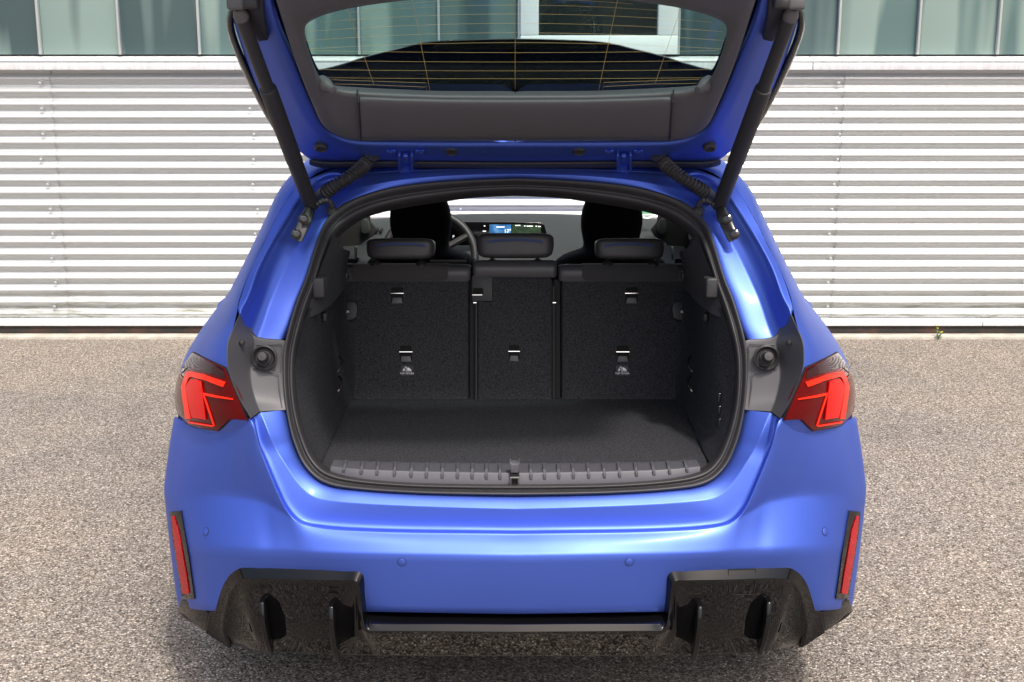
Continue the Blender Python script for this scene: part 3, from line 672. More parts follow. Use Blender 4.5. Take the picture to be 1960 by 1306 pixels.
# sill trim with ribs and the striker
ST = [[(632,906,.170), (633,893,.176), (640,879,.25)], [(690,915,.152), (690,898,.162), (692,882,.25)], [(800,923,.145), (800,902,.156), (800,884.5,.25)], [(986,928,.14), (986,905,.152), (986,886,.25)]]
ST = [[P(*c) for c in col] for col in ST]; ST[-1] = [Vector((0, v.y, v.z)) for v in ST[-1]]
st = [sym(crk([c[i] for c in ST], 6)) for i in range(3)]
SIL = surf('sill_trim', [[v + Vector((0, .0, -.03)) for v in st[0]], st[0], lerp(st[0], st[1], .85), st[1], lerp(st[1], st[2], .15), st[2], [v + Vector((0, .004, -.012)) for v in st[2]]], sillm, CAR, {3: .25, 5: .6}, 2)
sb = bvh_of(SIL)
for px in (660, 693, 723, 756, 788, 817, 847, 876, 904, 931, 957):
    for sgn in (1, -1):
        ys_ = np.interp(px, [632, 690, 800, 986], [879, 882, 884.5, 886]); ye_ = np.interp(px, [632, 690, 800, 986], [904, 912, 919, 923]) - 2
        sk = (986 - px) * .018
        prf = [(0, .001), (.15, .005), (.5, .006), (.72, .0055), (.88, .003), (1, -.0005)]
        Lr, Rr, Tl, Tr_ = [], [], [], []
        for t, hh in prf:
            yy = ys_ + (ye_ - ys_) * t; xx = px + sk * (1 - t) - sk * .5; hw = 5.2 - 1.8 * t
            a = cast(sb, xx - hw, yy, -.001); b = cast(sb, xx + hw, yy, -.001); c = cast(sb, xx - hw * .55, yy, hh); d = cast(sb, xx + hw * .55, yy, hh)
            if None in (a, b, c, d): continue
            if sgn == -1: a, b, c, d = map(mir, (a, b, c, d))
            Lr.append(a); Tl.append(c); Tr_.append(d); Rr.append(b)
        surf('sill_rib', [Lr, Tl, Tr_, Rr], sillm, SIL, None, 0, smooth=False)
q = P(984, 917, .142); q.x = -.002
LT = box('striker_plate', q + Vector((0, .006, 0)), (.022, .02, .04), hole, SIL, .003)
prism('striker_funnel', [q + Vector((x, -.004, z)) for x, z in ((-.012, .044), (-.006, .038), (.006, .038), (.012, .044), (.009, .012), (-.009, .012))], Vector((0, .02, .004)), sillm, SIL, .002)
tube('striker_loop', [q + Vector((-.009, -.004, -.012)), q + Vector((-.009, -.012, .008)), q + Vector((.009, -.012, .008)), q + Vector((.009, -.004, -.012))], .0025, chrome, SIL, 8)

# ------------------------------------------------------------------ rear seat
def rounded(x0, y0, x1, y1, r, n=4):
    o = []
    for cx, cy, a0 in ((x1 - r, y0 + r, -90), (x1 - r, y1 - r, 0), (x0 + r, y1 - r, 90), (x0 + r, y0 + r, 180)):
        for k in range(n + 1): a = R(a0 + 90 * k / n); o.append((cx + r * math.cos(a), cy + r * math.sin(a)))
    return o
seatb = {}
for nm, x0, x1, lab in (('l', 640, 897, 'left carpeted seat back'), ('c', 913, 1058, 'narrow centre seat back'), ('r', 1075, 1336, 'right carpeted seat back')):
    bkt = prism('seat_back', [SEAT(x, y, .0) for x, y in rounded(x0, 529, x1, 790, 10)], sn * -.07, carpet2, CAR, .010, 3)
    seatb[nm] = bkt; bkt['label'] = lab
    # leather upper roll
    a, b = (x0 - 6, x1 + 4) if nm != 'c' else (905, 1066)
    rl = []
    for k in range(11):
        t = k / 10 * math.pi * 1.15 - .35
        rl.append([SEAT(x, 532 - 0, 0) + sn * (-.035 + .043 * math.cos(t)) + Vector((0, 0, .003 + .044 * math.sin(t) + (.012 if nm == 'c' else 0))) for x in np.linspace(a, b, 12)])
    rl = list(map(list, zip(*rl)))
    e0 = [v.lerp(sum(rl[0], Vector()) / 11, .35) + Vector((-.0, 0, 0)) for v in rl[0]]; e1 = [v.lerp(sum(rl[-1], Vector()) / 11, .35) for v in rl[-1]]
    surf('upper_roll', [e0] + rl + [e1], leath, bkt, None, 1)
    if nm != 'c':
        xs0, xs1 = (674, 858) if nm == 'l' else (1114, 1298)
        sr = []
        for k in range(9):
            t = k / 8 * math.pi * .95 - .3
            sr.append([SEAT(x, 532, 0) + sn * (-.035 + .0455 * math.cos(t)) + Vector((0, 0, .003 + .0465 * math.sin(t))) for x in np.linspace(xs0, xs1, 10)])
        surf('suede_panel', sr, suede, bkt, None, 1)
    tube('piping', [SEAT(x, 529.5, .006) for x in np.linspace(x0 + 6, x1 - 4, 24)], .0022, leath, bkt, 6)
for x, sg in ((905, 1), (1066, -1)):     # side bolsters of the seat gaps
    prism('seat_gap_trim', [SEAT(x - 7, 535, -.012), SEAT(x + 7, 535, -.012), SEAT(x + 7, 775, -.012), SEAT(x - 7, 775, -.012)], sn * -.04, dark, seatb['c'], .004)
    tube('gap_beading', [SEAT(x + 6 * sg, y, -.004) for y in (548, 600, 680, 766)], .004, plast, seatb['c'], 8)
def anchor(x, y, par, wd=23):
    o_ = rounded(x - wd/2, y - 12, x + wd/2, y + 19, 3, 2)
    A = prism('tether_anchor', [SEAT(a, b, .0012) for a, b in o_], sn * -.006, hole, par, 0)  # dark plate on the carpet paints the shaded pocket, nothing is cut in
    prism('anchor_ramp', [SEAT(x - wd/2 + 3, y + 8, .004), SEAT(x + wd/2 - 3, y + 8, .004), SEAT(x + wd/2 - 1, y + 19, .0035), SEAT(x - wd/2 + 1, y + 19, .0035)], sn * -.004, plast2, par, .001)
    tube('anchor_bar', [SEAT(x - wd/2 - 1, y, .008), SEAT(x + wd/2 + 1, y, .008)], .0024, chrome, par, 8)
anchor(760, 562, seatb['l']); anchor(1209, 562, seatb['r']); anchor(777, 674, seatb['l']); anchor(984, 673, seatb['c'], 20); anchor(1192, 674, seatb['r'])
for x, par in ((779, seatb['l']), (1191, seatb['r'])):
    prism('tether_label', [SEAT(a, b, .0016) for a, b in rounded(x - 11.5, 700, x + 11.5, 719, 1.5, 2)], sn * -.002, navy, par, 0)
    rgt = Vector((1, 0, 0)); upv = (SEAT(x, 700) - SEAT(x, 719)).normalized()
    text('label_lettering', 'TOP TETHER', SEAT(x, 715.2, .0028), rgt, upv, .0072, white, par)
    tube('label_pictogram', [SEAT(x + a, b, .003) for a, b in ((-8, 710), (-5, 710), (-4, 703), (-2, 702), (-1, 704), (-2, 710.5), (9, 710.5))], .0011, white, par, 6)
    prism('label_pictogram', [SEAT(x + a, b, .003) for a, b in ((0, 704), (3, 703.5), (5, 705.5), (7.5, 707), (8, 709.3), (1, 709.3))], sn * -.001, white, par, 0)
    prism('label_pictogram', [SEAT(x + a, b, .003) for a, b in ((-8, 709), (-6.5, 705), (-5.5, 709))], sn * -.001, white, par, 0)
LK = prism('centre_lock_plate', [SEAT(a, b, .006) for a, b in rounded(903, 527, 943, 577, 2, 2)], sn * -.008, plast, seatb['c'], .002)
prism('lock_opening_dark_plate', [SEAT(a, b, .0075) for a, b in rounded(905, 551, 925, 566, 4, 3)], sn * -.003, hole, seatb['c'], 0)  # black plate on the surface paints the shade of the opening
tube('lock_bar', [SEAT(904, 565, .010), SEAT(923, 565, .010)], .002, chrome, seatb['c'], 8)
for x in (909, 1061): tube('latch_pin', [SEAT(x - 3, 580, .004), SEAT(x + 3, 580, .004)], .003, chrome, seatb['c'], 8)
for x0, x1 in ((628, 684), (823, 892), (1292, 1346)):     # parcel-shelf rails on top of the seat back
    tube('shelf_rail', [P(x0, 500, .93), P(x1, 500, .93), P(x1 + 1, 497, .95)], .006, bmetal, CAR, 8)
def rest(cx, py0, py1, wpx, y, dep, posts, mt):
    c0 = P(cx, py0, y); c1 = P(cx, py1, y); c = (c0 + c1) / 2; k = (P(cx + 1, py0, y) - c0).length; hh = (c0 - c1).length
    def f(v):
        v.x *= 1 - .10 * max(0, -v.z / hh); v.y += .10 * (v.x / (wpx * k)) ** 2 * dep; return v
    HR = pads('headrest', c, (wpx * k, dep, hh), mt, CAR, 6.0, 0, Matrix.Rotation(R(-10), 3, 'X'), 48, 24, f)
    for px in posts:
        a = P(px, py1 - 3, y); b = P(px, py1 + 12, y - .01); tube('headrest_post', [b, a], .0055, chrome, HR, 10)
        lathe('post_guide', [(.017, -.012), (.017, -.004), (.011, .002), (.006, .004)], P(px, py1 + 5, y - .02), Vector((0, -.1, 1)), plast, HR, 16)
    for dz in (.16, .22):
        tube('stitching', [P(cx - wpx * .36 + wpx * .72 * t, py0 + (py1 - py0) * (dz + .06 + .10 * (2*t - 1) ** 2), y - dep * .60) for t in np.linspace(0, 1, 16)], .0010, bstitch, HR, 5)
    return HR
rest(768, 457, 497, 130, .99, .11, (718, 807), leath); rest(1204, 457, 497, 131, .99, .11, (1163, 1251), leath); rest(986, 447, 494, 148, 1.0, .10, (942, 1029), leath)

# ------------------------------------------------------------------ cabin: front seats, dashboard, doors
for cx in (805, 1171):
    y = 1.98; ctr = P(cx, 430, y); k = (P(cx + 1, 430, y) - ctr).length
    zs = [(.50, .24, .10), (.76, .25, .10), (.87, .24, .095), (.93, .21, .09), (.955, .16, .085), (.968, .105, .075), (.99, .102, .065), (1.04, .115, .062), (1.09, .119, .06), (1.14, .110, .055), (1.185, .093, .048), (1.215, .065, .035), (1.225, .03, .02), (1.226, .01, .01)]
    rws = []
    for z, hw, hd in zs:
        yy = y + (1.12 - z) * .30
        rws.append([W(ctr.x + hw * math.copysign(abs(math.cos(a)) ** .65, math.cos(a)), yy + hd * math.copysign(abs(math.sin(a)) ** .65, math.sin(a)), z) for a in np.linspace(0, 2 * math.pi, 24, endpoint=False)])
    FS = surf('front_seat', rws, fabric, CAR, None, 1, close=True)
    pads('seat_cushion', W(ctr.x, y + .38, .55), (.5, .55, .2), fabric, FS, 4)
prof = [(2.2, .66), (2.3, .82), (2.43, .915), (2.6, .948), (2.8, .978), (3.0, .995), (3.12, .985), (3.16, .85)]
drow = []
for y, z in prof: drow.append([W(x, y - .0 + .10 * (x / .7) ** 2 * (-1 if y < 2.6 else 0) + .0, z - .03 * (x / .7) ** 2) for x in np.linspace(-.72, .72, 17)])
DASH = surf('dashboard', drow, dashm, CAR, None, 2)
SCR = Plane(2.42, 1.0, .10, 1.0)
scr_ = [(-.335, 0)]
o_ = [(800,425), (905,424.5), (985,425), (1034,426.5), (1042,430), (1047,448), (1050,470), (800,470)]
DS = prism('display_housing', [SCR(x, y, 0) for x, y in o_], SCR.n * -.02, mat('display_black', (.004, .004, .005), .12), DASH, .002)
scrb = mat('blue_screen', (.02, .08, .2), .2, emit=(.03, .14, .38), es=.55)
L(scrb, ramp(scrb, noise(scrb, 22, 4), [(.42, (.01, .06, .2)), (.6, (.05, .22, .5)), (.72, (.45, .6, .75))]), bsdf(scrb).inputs['Emission Color'])
scrm = mat('map_screen', (.02, .03, .02), .2, emit=(.03, .06, .03), es=.6)
L(scrm, ramp(scrm, noise(scrm, 60, 5, .7), [(.40, (.006, .012, .01)), (.55, (.02, .06, .02)), (.66, (.10, .12, .03)), (.72, (.01, .02, .02))]), bsdf(scrm).inputs['Emission Color'])
scrt = mat('screen_lettering', (.8, .8, .8), .4, emit=(1, 1, 1), es=.7)
prism('weather_tile', [SCR(x, y, .0012) for x, y in ((937,430), (978.5,430), (978.5,460), (936,460))], SCR.n * -.001, scrb, DASH, 0)
prism('map_tile', [SCR(x, y, .0012) for x, y in ((980.5,430), (1034,431), (1038,460), (980.5,460))], SCR.n * -.001, scrm, DASH, 0)
rgt = Vector((1, 0, 0)); upv = Vector((0, .1, 1))
text('temperature_digits', '17°', SCR(971.5, 443, .003), rgt, upv, .022, scrt, DASH)
text('gear_letter', 'P', SCR(868, 453.5, .003), rgt, upv, .016, scrt, DASH)
for x0, x1, yy in ((924, 930, 442), (926, 929, 432), (950, 966, 434), (986, 996, 431), (1003, 1006, 432), (1008, 1020, 432.3), (1025, 1028, 432.5), (1030, 1035, 433)):
    prism('status_icon', [SCR(x0, yy, .003), SCR(x1, yy, .003), SCR(x1, yy + 1.6, .003), SCR(x0, yy + 1.6, .003)], SCR.n * -.0008, scrt, DASH, 0)
# steering wheel
wc = P(822, 492, 2.32); wn = Vector((0, -.92, .38)).normalized(); wu, wv = frame_of(wn)
SWH = tube('steering_wheel', [wc + wu * (.185 * math.cos(a)) + wv * (.185 * math.sin(a)) for a in np.linspace(0, 2 * math.pi, 49)], .016, mat('wheel_leather', (.018, .02, .021), .5), CAR, 12)
lathe('wheel_hub', [(.07, -.02), (.07, .01), (.05, .02), (0, .022)], wc, wn, plast, SWH)
for a in (0, 120, 240):
    d = wu * math.cos(R(a + 90)) + wv * math.sin(R(a + 90)); tube('wheel_spoke', [wc + d * .05, wc + d * .18], .014, plast, SWH, 8)
# doors, mirror-corner speaker, C-pillar
doorm = mat('door_lining', (.016, .018, .019), .65)
for sgn in (1, -1):
    mm = (lambda p: p) if sgn == 1 else mir
    rws = []
    for z, x in ((.45, .74), (.7, .72), (.80, .675), (.86, .72), (.95, .755), (1.02, .775)):
        rws.append([mm(W(-x, y, z + .02 * (y - 1) * .3)) for y in np.linspace(.95, 2.75, 14)])
    DR = surf('door_lining', rws, doorm, CAR, None, 1)
    tube('door_pull', [mm(W(-.68, y, .86 + .02 * math.sin(t * math.pi))) for t, y in zip(np.linspace(0, 1, 9), np.linspace(1.75, 2.2, 9))], .018, doorm, DR, 10)
    box('centre_pillar', mm(W(-.70, 1.55, 1.15)), (.04, .12, .42), dark, CAR, .015, rot=Matrix.Rotation(R(-14 * sgn), 3, 'Y').inverted())
    o_ = [P(x, y, 2.5) for x, y in ((690,430), (693,420), (699,417), (705,423), (709,440), (706,447), (697,449), (691,445))]
    prism('tweeter_grille', [mm(p) for p in o_], Vector((.0, .02, 0)), dashm, DR, .004)
    prism('sail_panel', [mm(P(x, y, 2.53)) for x, y in ((640,500), (655,420), (668,388), (690,376), (706,384), (709,425), (722,440), (715,452))], Vector((0, .02, 0)), dark, DR, .004)
    prism('belt_guide', [mm(P(x, y, 1.75)) for x, y in ((678,474), (683,473), (682,498), (679,498))], Vector((0, .02, 0)), alu, DR, .002)
for x0 in (-.62, .62):
    for k in range(3): box('vent_slat', W(x0 + .02 * k, 2.72, .955 - .002 * k), (.012, .09, .012), hole, DASH, .002)
c = P(1238, 404.5, 2.70); wsn = Vector((0, -.75, .35)).normalized()
ub = Vector((0, .42, .9)).normalized()
BADGE = prism('windscreen_sticker', [c + Vector((math.cos(a) * .042, 0, 0)) + ub * (math.sin(a) * .034) for a in np.linspace(0, 2 * math.pi, 28, endpoint=False)], Vector((0, .001, 0)), white, CAR, 0)
prism('green_disc', [c + Vector((math.cos(a) * .034, -.002, 0)) + ub * (math.sin(a) * .027 + .004) for a in np.linspace(0, 2 * math.pi, 28, endpoint=False)], Vector((0, .0008, 0)), mat('green_print', (.03, .30, .12), .5), BADGE, 0)
text('sticker_digit', '4', c + Vector((.004, -.004, .006)), Vector((-1, 0, 0)), ub, .026, mat('black_print', (.01, .01, .01), .5), BADGE)
prism('sticker_field', [c + Vector((a, -.003, 0)) + ub * b for a, b in ((-.022, -.012), (.024, -.012), (.022, -.019), (-.02, -.019))], Vector((0, .0008, 0)), white, BADGE, 0)

# ------------------------------------------------------------------ tailgate
HP = Plane(.62, 1.384, -1.0, .718)
hn = HP.n
# outer edge, inner flange, crease, trim edge, window edge (left half, from roof end middle to the far end middle)
def hcurve(l): 
    h = [HP(x, y, o) for x, y, o in l]; h[0].x = 0; h[-1].x = 0; return h
OE = hcurve([(986,323,.0), (860,322,.0), (740,321,.0), (640,318,.0), (600,309,-.002), (575,292,-.004), (545,262,-.008), (510,205,-.012), (480,140,-.016), (455,70,-.02), (440,10,-.02), (436,-60,-.02), (470,-120,-.02), (700,-140,-.02), (986,-145,-.02)])
FI = hcurve([(986,309,.012), (860,308,.012), (740,307,.012), (650,304,.012), (612,296,.012), (590,280,.012), (565,250,.010), (532,190,.008), (505,130,.006), (484,70,.006), (470,10,.006), (468,-50,.006), (500,-105,.006), (710,-125,.006), (986,-130,.006)])
KR = hcurve([(986,300,.030), (860,299,.030), (760,298,.030), (680,293,.030), (640,280,.030), (608,257,.030), (584,227,.028), (556,175,.026), (535,125,.024), (513,70,.022), (497,10,.022), (494,-45,.022), (525,-95,.022), (720,-115,.022), (986,-120,.022)])
K2 = hcurve([(986,278,.034), (860,278,.034), (760,277,.034), (690,275,.034), (655,268,.034), (624,250,.034), (603,215,.034), (578,160,.034), (558,112,.034), (536,60,.034), (520,5,.034), (516,-40,.034), (545,-85,.034), (730,-105,.034), (986,-110,.034)])
hr = [sym(crk(l, 4)) for l in (OE, FI, KR, K2)]
TG = surf('tailgate', [[v - hn * .03 for v in hr[0]], hr[0], lerp(hr[0], hr[1], .2), hr[1], lerp(hr[1], hr[2], .25), hr[2], lerp(hr[2], hr[3], .6), hr[3], [v - hn * .02 for v in hr[3]]], paint, CAR, {1: .5, 3: .4, 5: .45}, 2)
WE = hcurve([(986,174.5,-.012), (830,174,-.012), (760,171,-.012), (680,167,-.012), (634,162,-.010), (612,150,-.008), (600,130,-.006), (588,97,-.004), (581,70,-.004), (586,48,-.004), (612,32,-.004), (676,15,-.004), (786,0,-.004), (880,-8,-.004), (986,-12,-.004)])
TE = hcurve([(986,271,.036), (860,271,.036), (760,270.5,.036), (691,271,.036), (657,266,.036), (621,246,.036), (597,200,.036), (572,139,.036), (548,68,.036), (527,2,.036), (515,-30,.036), (515,-60,.034), (545,-90,.034), (730,-108,.034), (986,-112,.034)])
TM = hcurve([(986,258,.046), (860,258,.046), (760,258,.046), (700,257,.046), (668,250,.046), (640,228,.045), (618,190,.042), (598,135,.038), (572,70,.034), (560,25,.034), (560,0,.034), (580,-20,.034), (660,-40,.034), (760,-55,.034), (986,-60,.034)])
TI = hcurve([(986,185,.030), (860,184.5,.030), (760,182,.030), (690,178,.030), (650,172,.030), (622,158,.028), (606,135,.024), (592,98,.020), (585,70,.018), (588,42,.018), (612,24,.018), (670,8,.018), (780,-8,.018), (870,-16,.018), (986,-20,.018)])
tr = [sym(crk(l, 4)) for l in (TE, TM, TI, WE)]
tt = [[v - hn * .02 for v in tr[0]], tr[0], lerp(tr[0], tr[1], .5, 0), tr[1], lerp(tr[1], tr[2], .5), tr[2], lerp(tr[2], tr[3], .5), tr[3]]
tt[2] = [v + hn * .003 for v in tt[2]]
surf('trim_surround', tt, plast2, TG, {1: .3, 5: .2}, 2)
# the middle section of the trim lies between two seams and stands slightly proud
def ti(x, t):
    yt = np.interp(x, [690, 760, 860, 986], [184, 187, 189.5, 190]); yb = np.interp(x, [690, 986], [267, 267.5]); return yt + (yb - yt) * t
cp = []
for t, o in ((0, .024), (.04, .040), (.2, .047), (.5, .050), (.8, .052), (.95, .050), (1.0, .040)):
    cp.append([HP(x, ti(x if x < 986 else 1972 - x, t), o) for x in np.linspace(691 - 4 * (1 - t), 1281 + 4 * (1 - t), 25)])
surf('trim_panel', cp, plast2, TG, {1: .3, 5: .3}, 2, solid=.002)
for sgn in (1, -1):
    mm = (lambda p: p) if sgn == 1 else mir
    tube('trim_seam', [mm(HP(x, y, o)) for x, y, o in ((684,172,.022), (686,195,.0465), (688,225,.0505), (690,258,.0515), (691,268,.045))], .0022, plast, TG, 6)
    lathe('shelf_cord_peg', [(.016, -.02), (.016, .0), (.013, .012), (.010, .016), (.0085, .030), (0, .031)], mm(HP(624, 163, .028)), Vector((.6 * sgn, -.6, -.35)), plast2, TG, 18)
    for x, y in ((614, 283), (864, 289)):
        lathe('rubber_stop', [(.017, -.006), (.017, .002), (.013, .006), (.012, .005), (.008, .004), (0, .004)], mm(HP(x, y, .030)), hn, rubber, TG, 20)
    # rubber strip and outer seal of the roof end
    surf('spoiler_seal', [[mm(HP(x, y + dy, o + do)) for x, y, o in ((592,306,.004), (612,313,.010), (660,312,.014), (720,311,.014), (765,311,.014))] for dy, do in ((-2, .0), (1, .006), (8, .004), (10, -.006))], rubber, TG, None, 1)
    surf('side_air_blade', [[mm(HP(x, y, o)) for x, y, o in pts] for pts in ([(446,8,-.03), (436,22,-.03), (431,42,-.03), (435,70,-.03), (461,133,-.03), (492,197,-.03), (524,253,-.028), (545,275,-.025)], [(450,10,-.012), (443,24,-.012), (440,42,-.012), (444,68,-.012), (470,128,-.012), (500,192,-.012), (530,247,-.012), (548,272,-.012)], [(452,18,-.02), (448,30,-.02), (447,46,-.02), (455,80,-.02), (478,128,-.02), (506,186,-.02), (536,244,-.02), (550,268,-.02)])], gloss, TG, None, 1, solid=.006)
    # strut bracket on the tailgate
    prism('strut_bracket', [mm(HP(x, y, .012)) for x, y in ((462,-20), (505,-20), (508,20), (516,62), (496,66), (484,50), (466,20))], hn * .022, plast, TG, .004)
surf('spoiler_seal', [[HP(x, y + dy, o + do) for x, y, o in ((792,312,.014), (860,313,.014), (986,314,.014), (1112,313,.014), (1180,312,.014))] for dy, do in ((-3, .0), (0, .006), (8, .004), (10, -.006))], rubber, TG, None, 1)
# window glass, heating wires
gw = [HP(x, y, -.010) for x, y in [(986,178), (830,178), (680,172), (630,168), (604,152), (590,128), (578,97), (573,70), (576,44), (606,24), (676,8), (786,-6), (986,-18)]]
gw = gw + [mir(p) for p in reversed(gw[1:-1])]; gw[0].x = 0
GW = prism('rear_window', gw, hn * -.004, rw_glass, CAR, 0)
def wedge(py):   # left limit of the glass at a height
    return float(np.interp(py, [-12, 0, 15, 32, 48, 70, 97, 130, 150, 162], [900, 786, 676, 612, 586, 581, 588, 600, 612, 634]))
for yc, bow in ((-2, 10), (10, 14), (27, 16), (45, 16), (63, 15), (82, 12), (101, 8), (119, 6), (136, 5), (151, 4)):
    pts = []
    for t in np.linspace(-1, 1, 25):
        x = 986 + t * (986 - wedge(max(-12, min(160, yc + bow * .6))) - 4); pts.append((x, yc + bow * (t * t if yc < 90 else -(.5 * t * t))))
    pts = [p for p in pts]
    tube('heating_wire', [HP(x, y, -.008) for x, y in pts], .00022, heat, GW, 4, False)
for a, b in (((664,14), (716,163)), ((789,-2), (823,174)), ((986,-12), (986,171)), ((1182,0), (1146,173)), ((1303,17), (1254,160))):
    tube('heating_wire', [HP(*a, -.008), HP(*b, -.008)], .0004, heat, GW, 4, False)
for pts in (((634,153), (815,159), (817,175)), ((640,161), (720,163), (814,167)), ((1338,152), (1156,158), (1153,174)), ((1334,160), (1250,161), (1157,166))):
    tube('heating_wire', [HP(x, y, -.008) for x, y in pts], .00024, heat, GW, 4, False)
# spoiler seen through the glass, and the outer skin
so1 = crk([HP(x, y, -.10) for x, y in ((600,138), (645,128), (700,110), (760,95), (815,82), (900,77), (986,75))], 4); so1[-1].x = 0; so1 = sym(so1)
so2 = crk([HP(x, y, -.075) for x, y in ((560,210), (620,205), (700,200), (760,200), (815,200), (900,200), (986,200))], 4); so2[-1].x = 0; so2 = sym(so2)
so3 = crk([HP(x, y, -.045) for x, y in ((585,300), (620,310), (700,312), (760,312), (815,312), (900,312), (986,312))], 4); so3[-1].x = 0; so3 = sym(so3)
SPO = surf('roof_spoiler', [so1, lerp(so1, so2, .06), so2, so3, [v - hn * .03 for v in so3], [v - hn * .045 for v in so2], [v - hn * .012 for v in so1], so1], gloss, CAR, {1: .2}, 1)
surf('spoiler_recess_dark_strip', [[HP(x, y, -.097) for x, y in pts] for pts in ([(817,84), (900,80), (986,79), (1072,80), (1155,84)], [(822,97), (900,96), (986,95), (1072,96), (1150,97)])], hole, SPO, None, 1, solid=.004)  # black strip on the underside paints the shade of the recess
sk1 = sym(crk([v - hn * .055 for v in OE], 4)); sk2 = sym(crk([v - hn * .02 for v in WE], 4))
surf('tailgate_skin', [[v - hn * .012 for v in hr[0]], sk1, lerp(sk1, sk2, .5), sk2], paint, TG, {1: .5}, 1)
# lower body of the tailgate, folded out above the camera's view
lw = []
a0 = OE[-3]; z0 = OE[-1].z; y0 = OE[-1].y - D0
for y, z, hw in ((y0 + .03, z0 - .015, .60), (y0 - .10, z0 + .045, .60), (y0 - .24, z0 + .03, .57), (y0 - .30, z0 + .06, .55)): lw.append([W(x, y + .05 * (x / .6) ** 2, z) for x in np.linspace(-hw, hw, 15)])
surf('lower_skin', lw, paint, TG, None, 1, solid=.05)
# hinges
for x, sg in ((776, 1), (1194, -1)):
    hb_ = prism('hinge', [P(a, b, c_) for a, b, c_ in ((x - 11, 312, .600), (x + 9, 312, .600), (x + 9, 322, .590), (x + 11, 344, .575), (x - 9, 344, .575), (x - 10, 325, .590))], Vector((0, .012, 0)), paint, CAR, .003)
    for dx in (-12, 12):
        prism('hinge_leaf', [HP(x + dx - 2, 289, .032), HP(x + dx + 3, 289, .032), HP(x + dx + 3, 318, .036), HP(x + dx - 2, 318, .036)], hn * .014, paint, hb_, .002)
        prism('hinge_tab', [HP(x + dx * 2.3 - 9, 286, .032), HP(x + dx * 2.3 + 9, 286, .032), HP(x + dx * 2.3 + 9, 294, .032), HP(x + dx * 2.3 - 9, 294, .032)], hn * .005, paint, hb_, .002)
        lathe('hinge_bolt', [(.006, 0), (.006, .005), (.004, .006), (0, .006)], HP(x + dx * 2.4, 290, .038), hn, paint, hb_, 8)
    prism('hinge_pin', [HP(x - 5, 292, .035), HP(x + 5, 292, .035), HP(x + 5, 306, .035), HP(x - 5, 306, .035)], hn * .012, paint, hb_, .003)
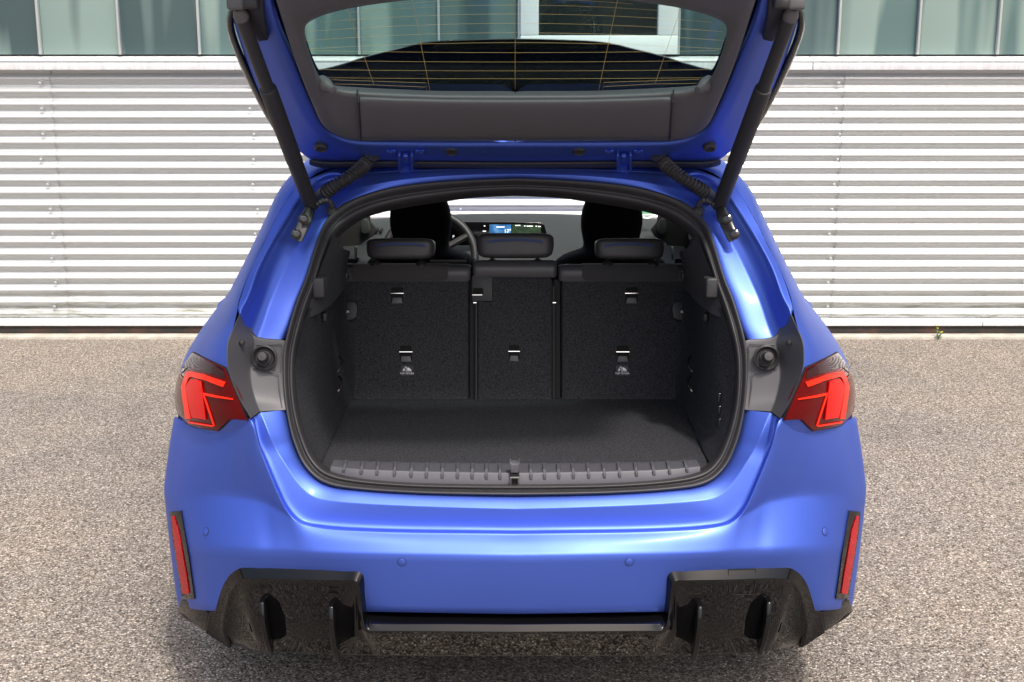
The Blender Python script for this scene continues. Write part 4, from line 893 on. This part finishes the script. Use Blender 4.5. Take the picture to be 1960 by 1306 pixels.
# struts, mounting plates, wiring sleeves
for sgn in (1, -1):
    mm = (lambda p: p) if sgn == 1 else mir
    top = mm(HP(461, 30, .045)); bot = mm(P(597, 398, .475))
    dv = bot - top; at = lambda t: top + dv * t
    T0 = tube('tailgate_strut', [at(.0), at(.335)], .0150, plast, CAR, 20)
    tube('strut_sleeve', [at(.335), at(.338), at(.35), at(.72), at(.722), at(.99)], [.0165, .0195, .0202, .0202, .0190, .0185], plast, T0, 22)
    tube('strut_collar', [at(-.03), at(-.02), at(.0), at(.012)], [.009, .013, .0165, .016], chrome if False else plast2, T0, 18)
    box('ball_joint', at(-.055), (.036, .03, .03), plast2, T0, .006)
    box('ball_socket', at(-.055) + Vector((.03 * sgn, .0, -.002)), (.034, .026, .022), plast, T0, .005)
    # plate bolted into the gutter
    o_ = [(588,392,.470), (602,404,.470), (598,424,.452), (578,465,.412), (568,463,.412), (560,448,.418), (573,417,.450)]
    MP = prism('strut_mount', [mm(P(a, b, c_ - .03)) for a, b, c_ in o_], Vector((0, .012, .004)), bmetal, CAR, .003)
    for a, b, c_ in ((581,420,.42), (567,449,.385)): lathe('mount_bolt', [(.013, -.004), (.013, .002), (.009, .004), (.009, .009), (.006, .010), (0, .009)], mm(P(a, b, c_ - .003)), Vector((.25 * sgn, -.95, .2)), bmetal, MP, 16)
    pth = cr([mm(p) for p in (HP(714, 293, .02), P(707, 304, .545), P(692, 322, .515), P(668, 340, .495), P(643, 355, .49), P(625, 367, .50), P(610, 380, .525))], 260)
    rd = [(.0155 + .0036 * max(-.6, math.sin(i * .6))) if 28 < i < 218 else (.0175 if i >= 218 else .022 - .0002 * i) for i in range(260)]
    tube('wiring_sleeve', pth, rd, rubber, CAR, 14)
    pth = cr([mm(p) for p in (P(606, 392, .455), P(617, 385, .455), P(627, 384, .46), P(634, 391, .475), P(635, 402, .50))], 40)
    tube('strut_cable', pth, [.0065 + .0012 * math.sin(i * 1.5) for i in range(40)], rubber, CAR, 10)
    lathe('cable_grommet', [(.015, -.01), (.015, .0), (.011, .004), (.008, .008)], mm(P(635, 403, .485)), Vector((0, -.7, .6)), rubber, CAR, 16)
    # pressed shapes in the corner of the roof frame
    pads('frame_pressing', mm(P(640, 357, .565)), (.085, .05, .03), paint, CAR, 2.4, 0, Matrix.Rotation(R(-38 * sgn), 3, 'Y'))
    tube('frame_pressing', cr([mm(p) for p in (P(598, 352, .57), P(618, 338, .585), P(640, 333, .595), P(660, 338, .59), P(668, 352, .575))], 24), .006, paint, CAR, 10)
    pads('door_handle', mm(W(-.872, 1.05, .945)), (.035, .20, .03), paint, CAR, 3)

# ------------------------------------------------------------------ weed at the wall's foot
wx = (1784 - 982) / F * 7.72
PL = empty('weed_plant', (wx, WY - .085, .0), 'small green weed with yellow tips growing from the concrete edge', 'plant')
lm = mat('weed_leaf', (.10, .20, .04), .6); ym = mat('weed_flower', (.55, .50, .05), .6)
for k in range(4):
    a = k * 1.7; h = .05 + .02 * (k % 3)
    tube('stem', [Vector((wx, WY - .085, .0)), Vector((wx + .012 * math.cos(a), WY - .085 + .01 * math.sin(a), h * .6)), Vector((wx + .022 * math.cos(a), WY - .085 + .015 * math.sin(a), h))], .0016, lm, PL, 5)
    tip = Vector((wx + .022 * math.cos(a), WY - .085 + .015 * math.sin(a), h))
    pads('flower', tip, (.011, .011, .008), ym, PL, 2, nu=8, nv=5)
    for j in range(5):
        t = .2 + .15 * j; b = a + j * 2.1; p = Vector((wx, WY - .085, .0)).lerp(tip, t); d = Vector((math.cos(b), math.sin(b), .5)).normalized() * .026; s_ = Vector((-math.sin(b), math.cos(b), 0)) * .006
        mk('leaf', [p, p + d * .5 + s_, p + d, p + d * .5 - s_], [(0, 1, 2, 3)], lm, PL, False, fixn=False)
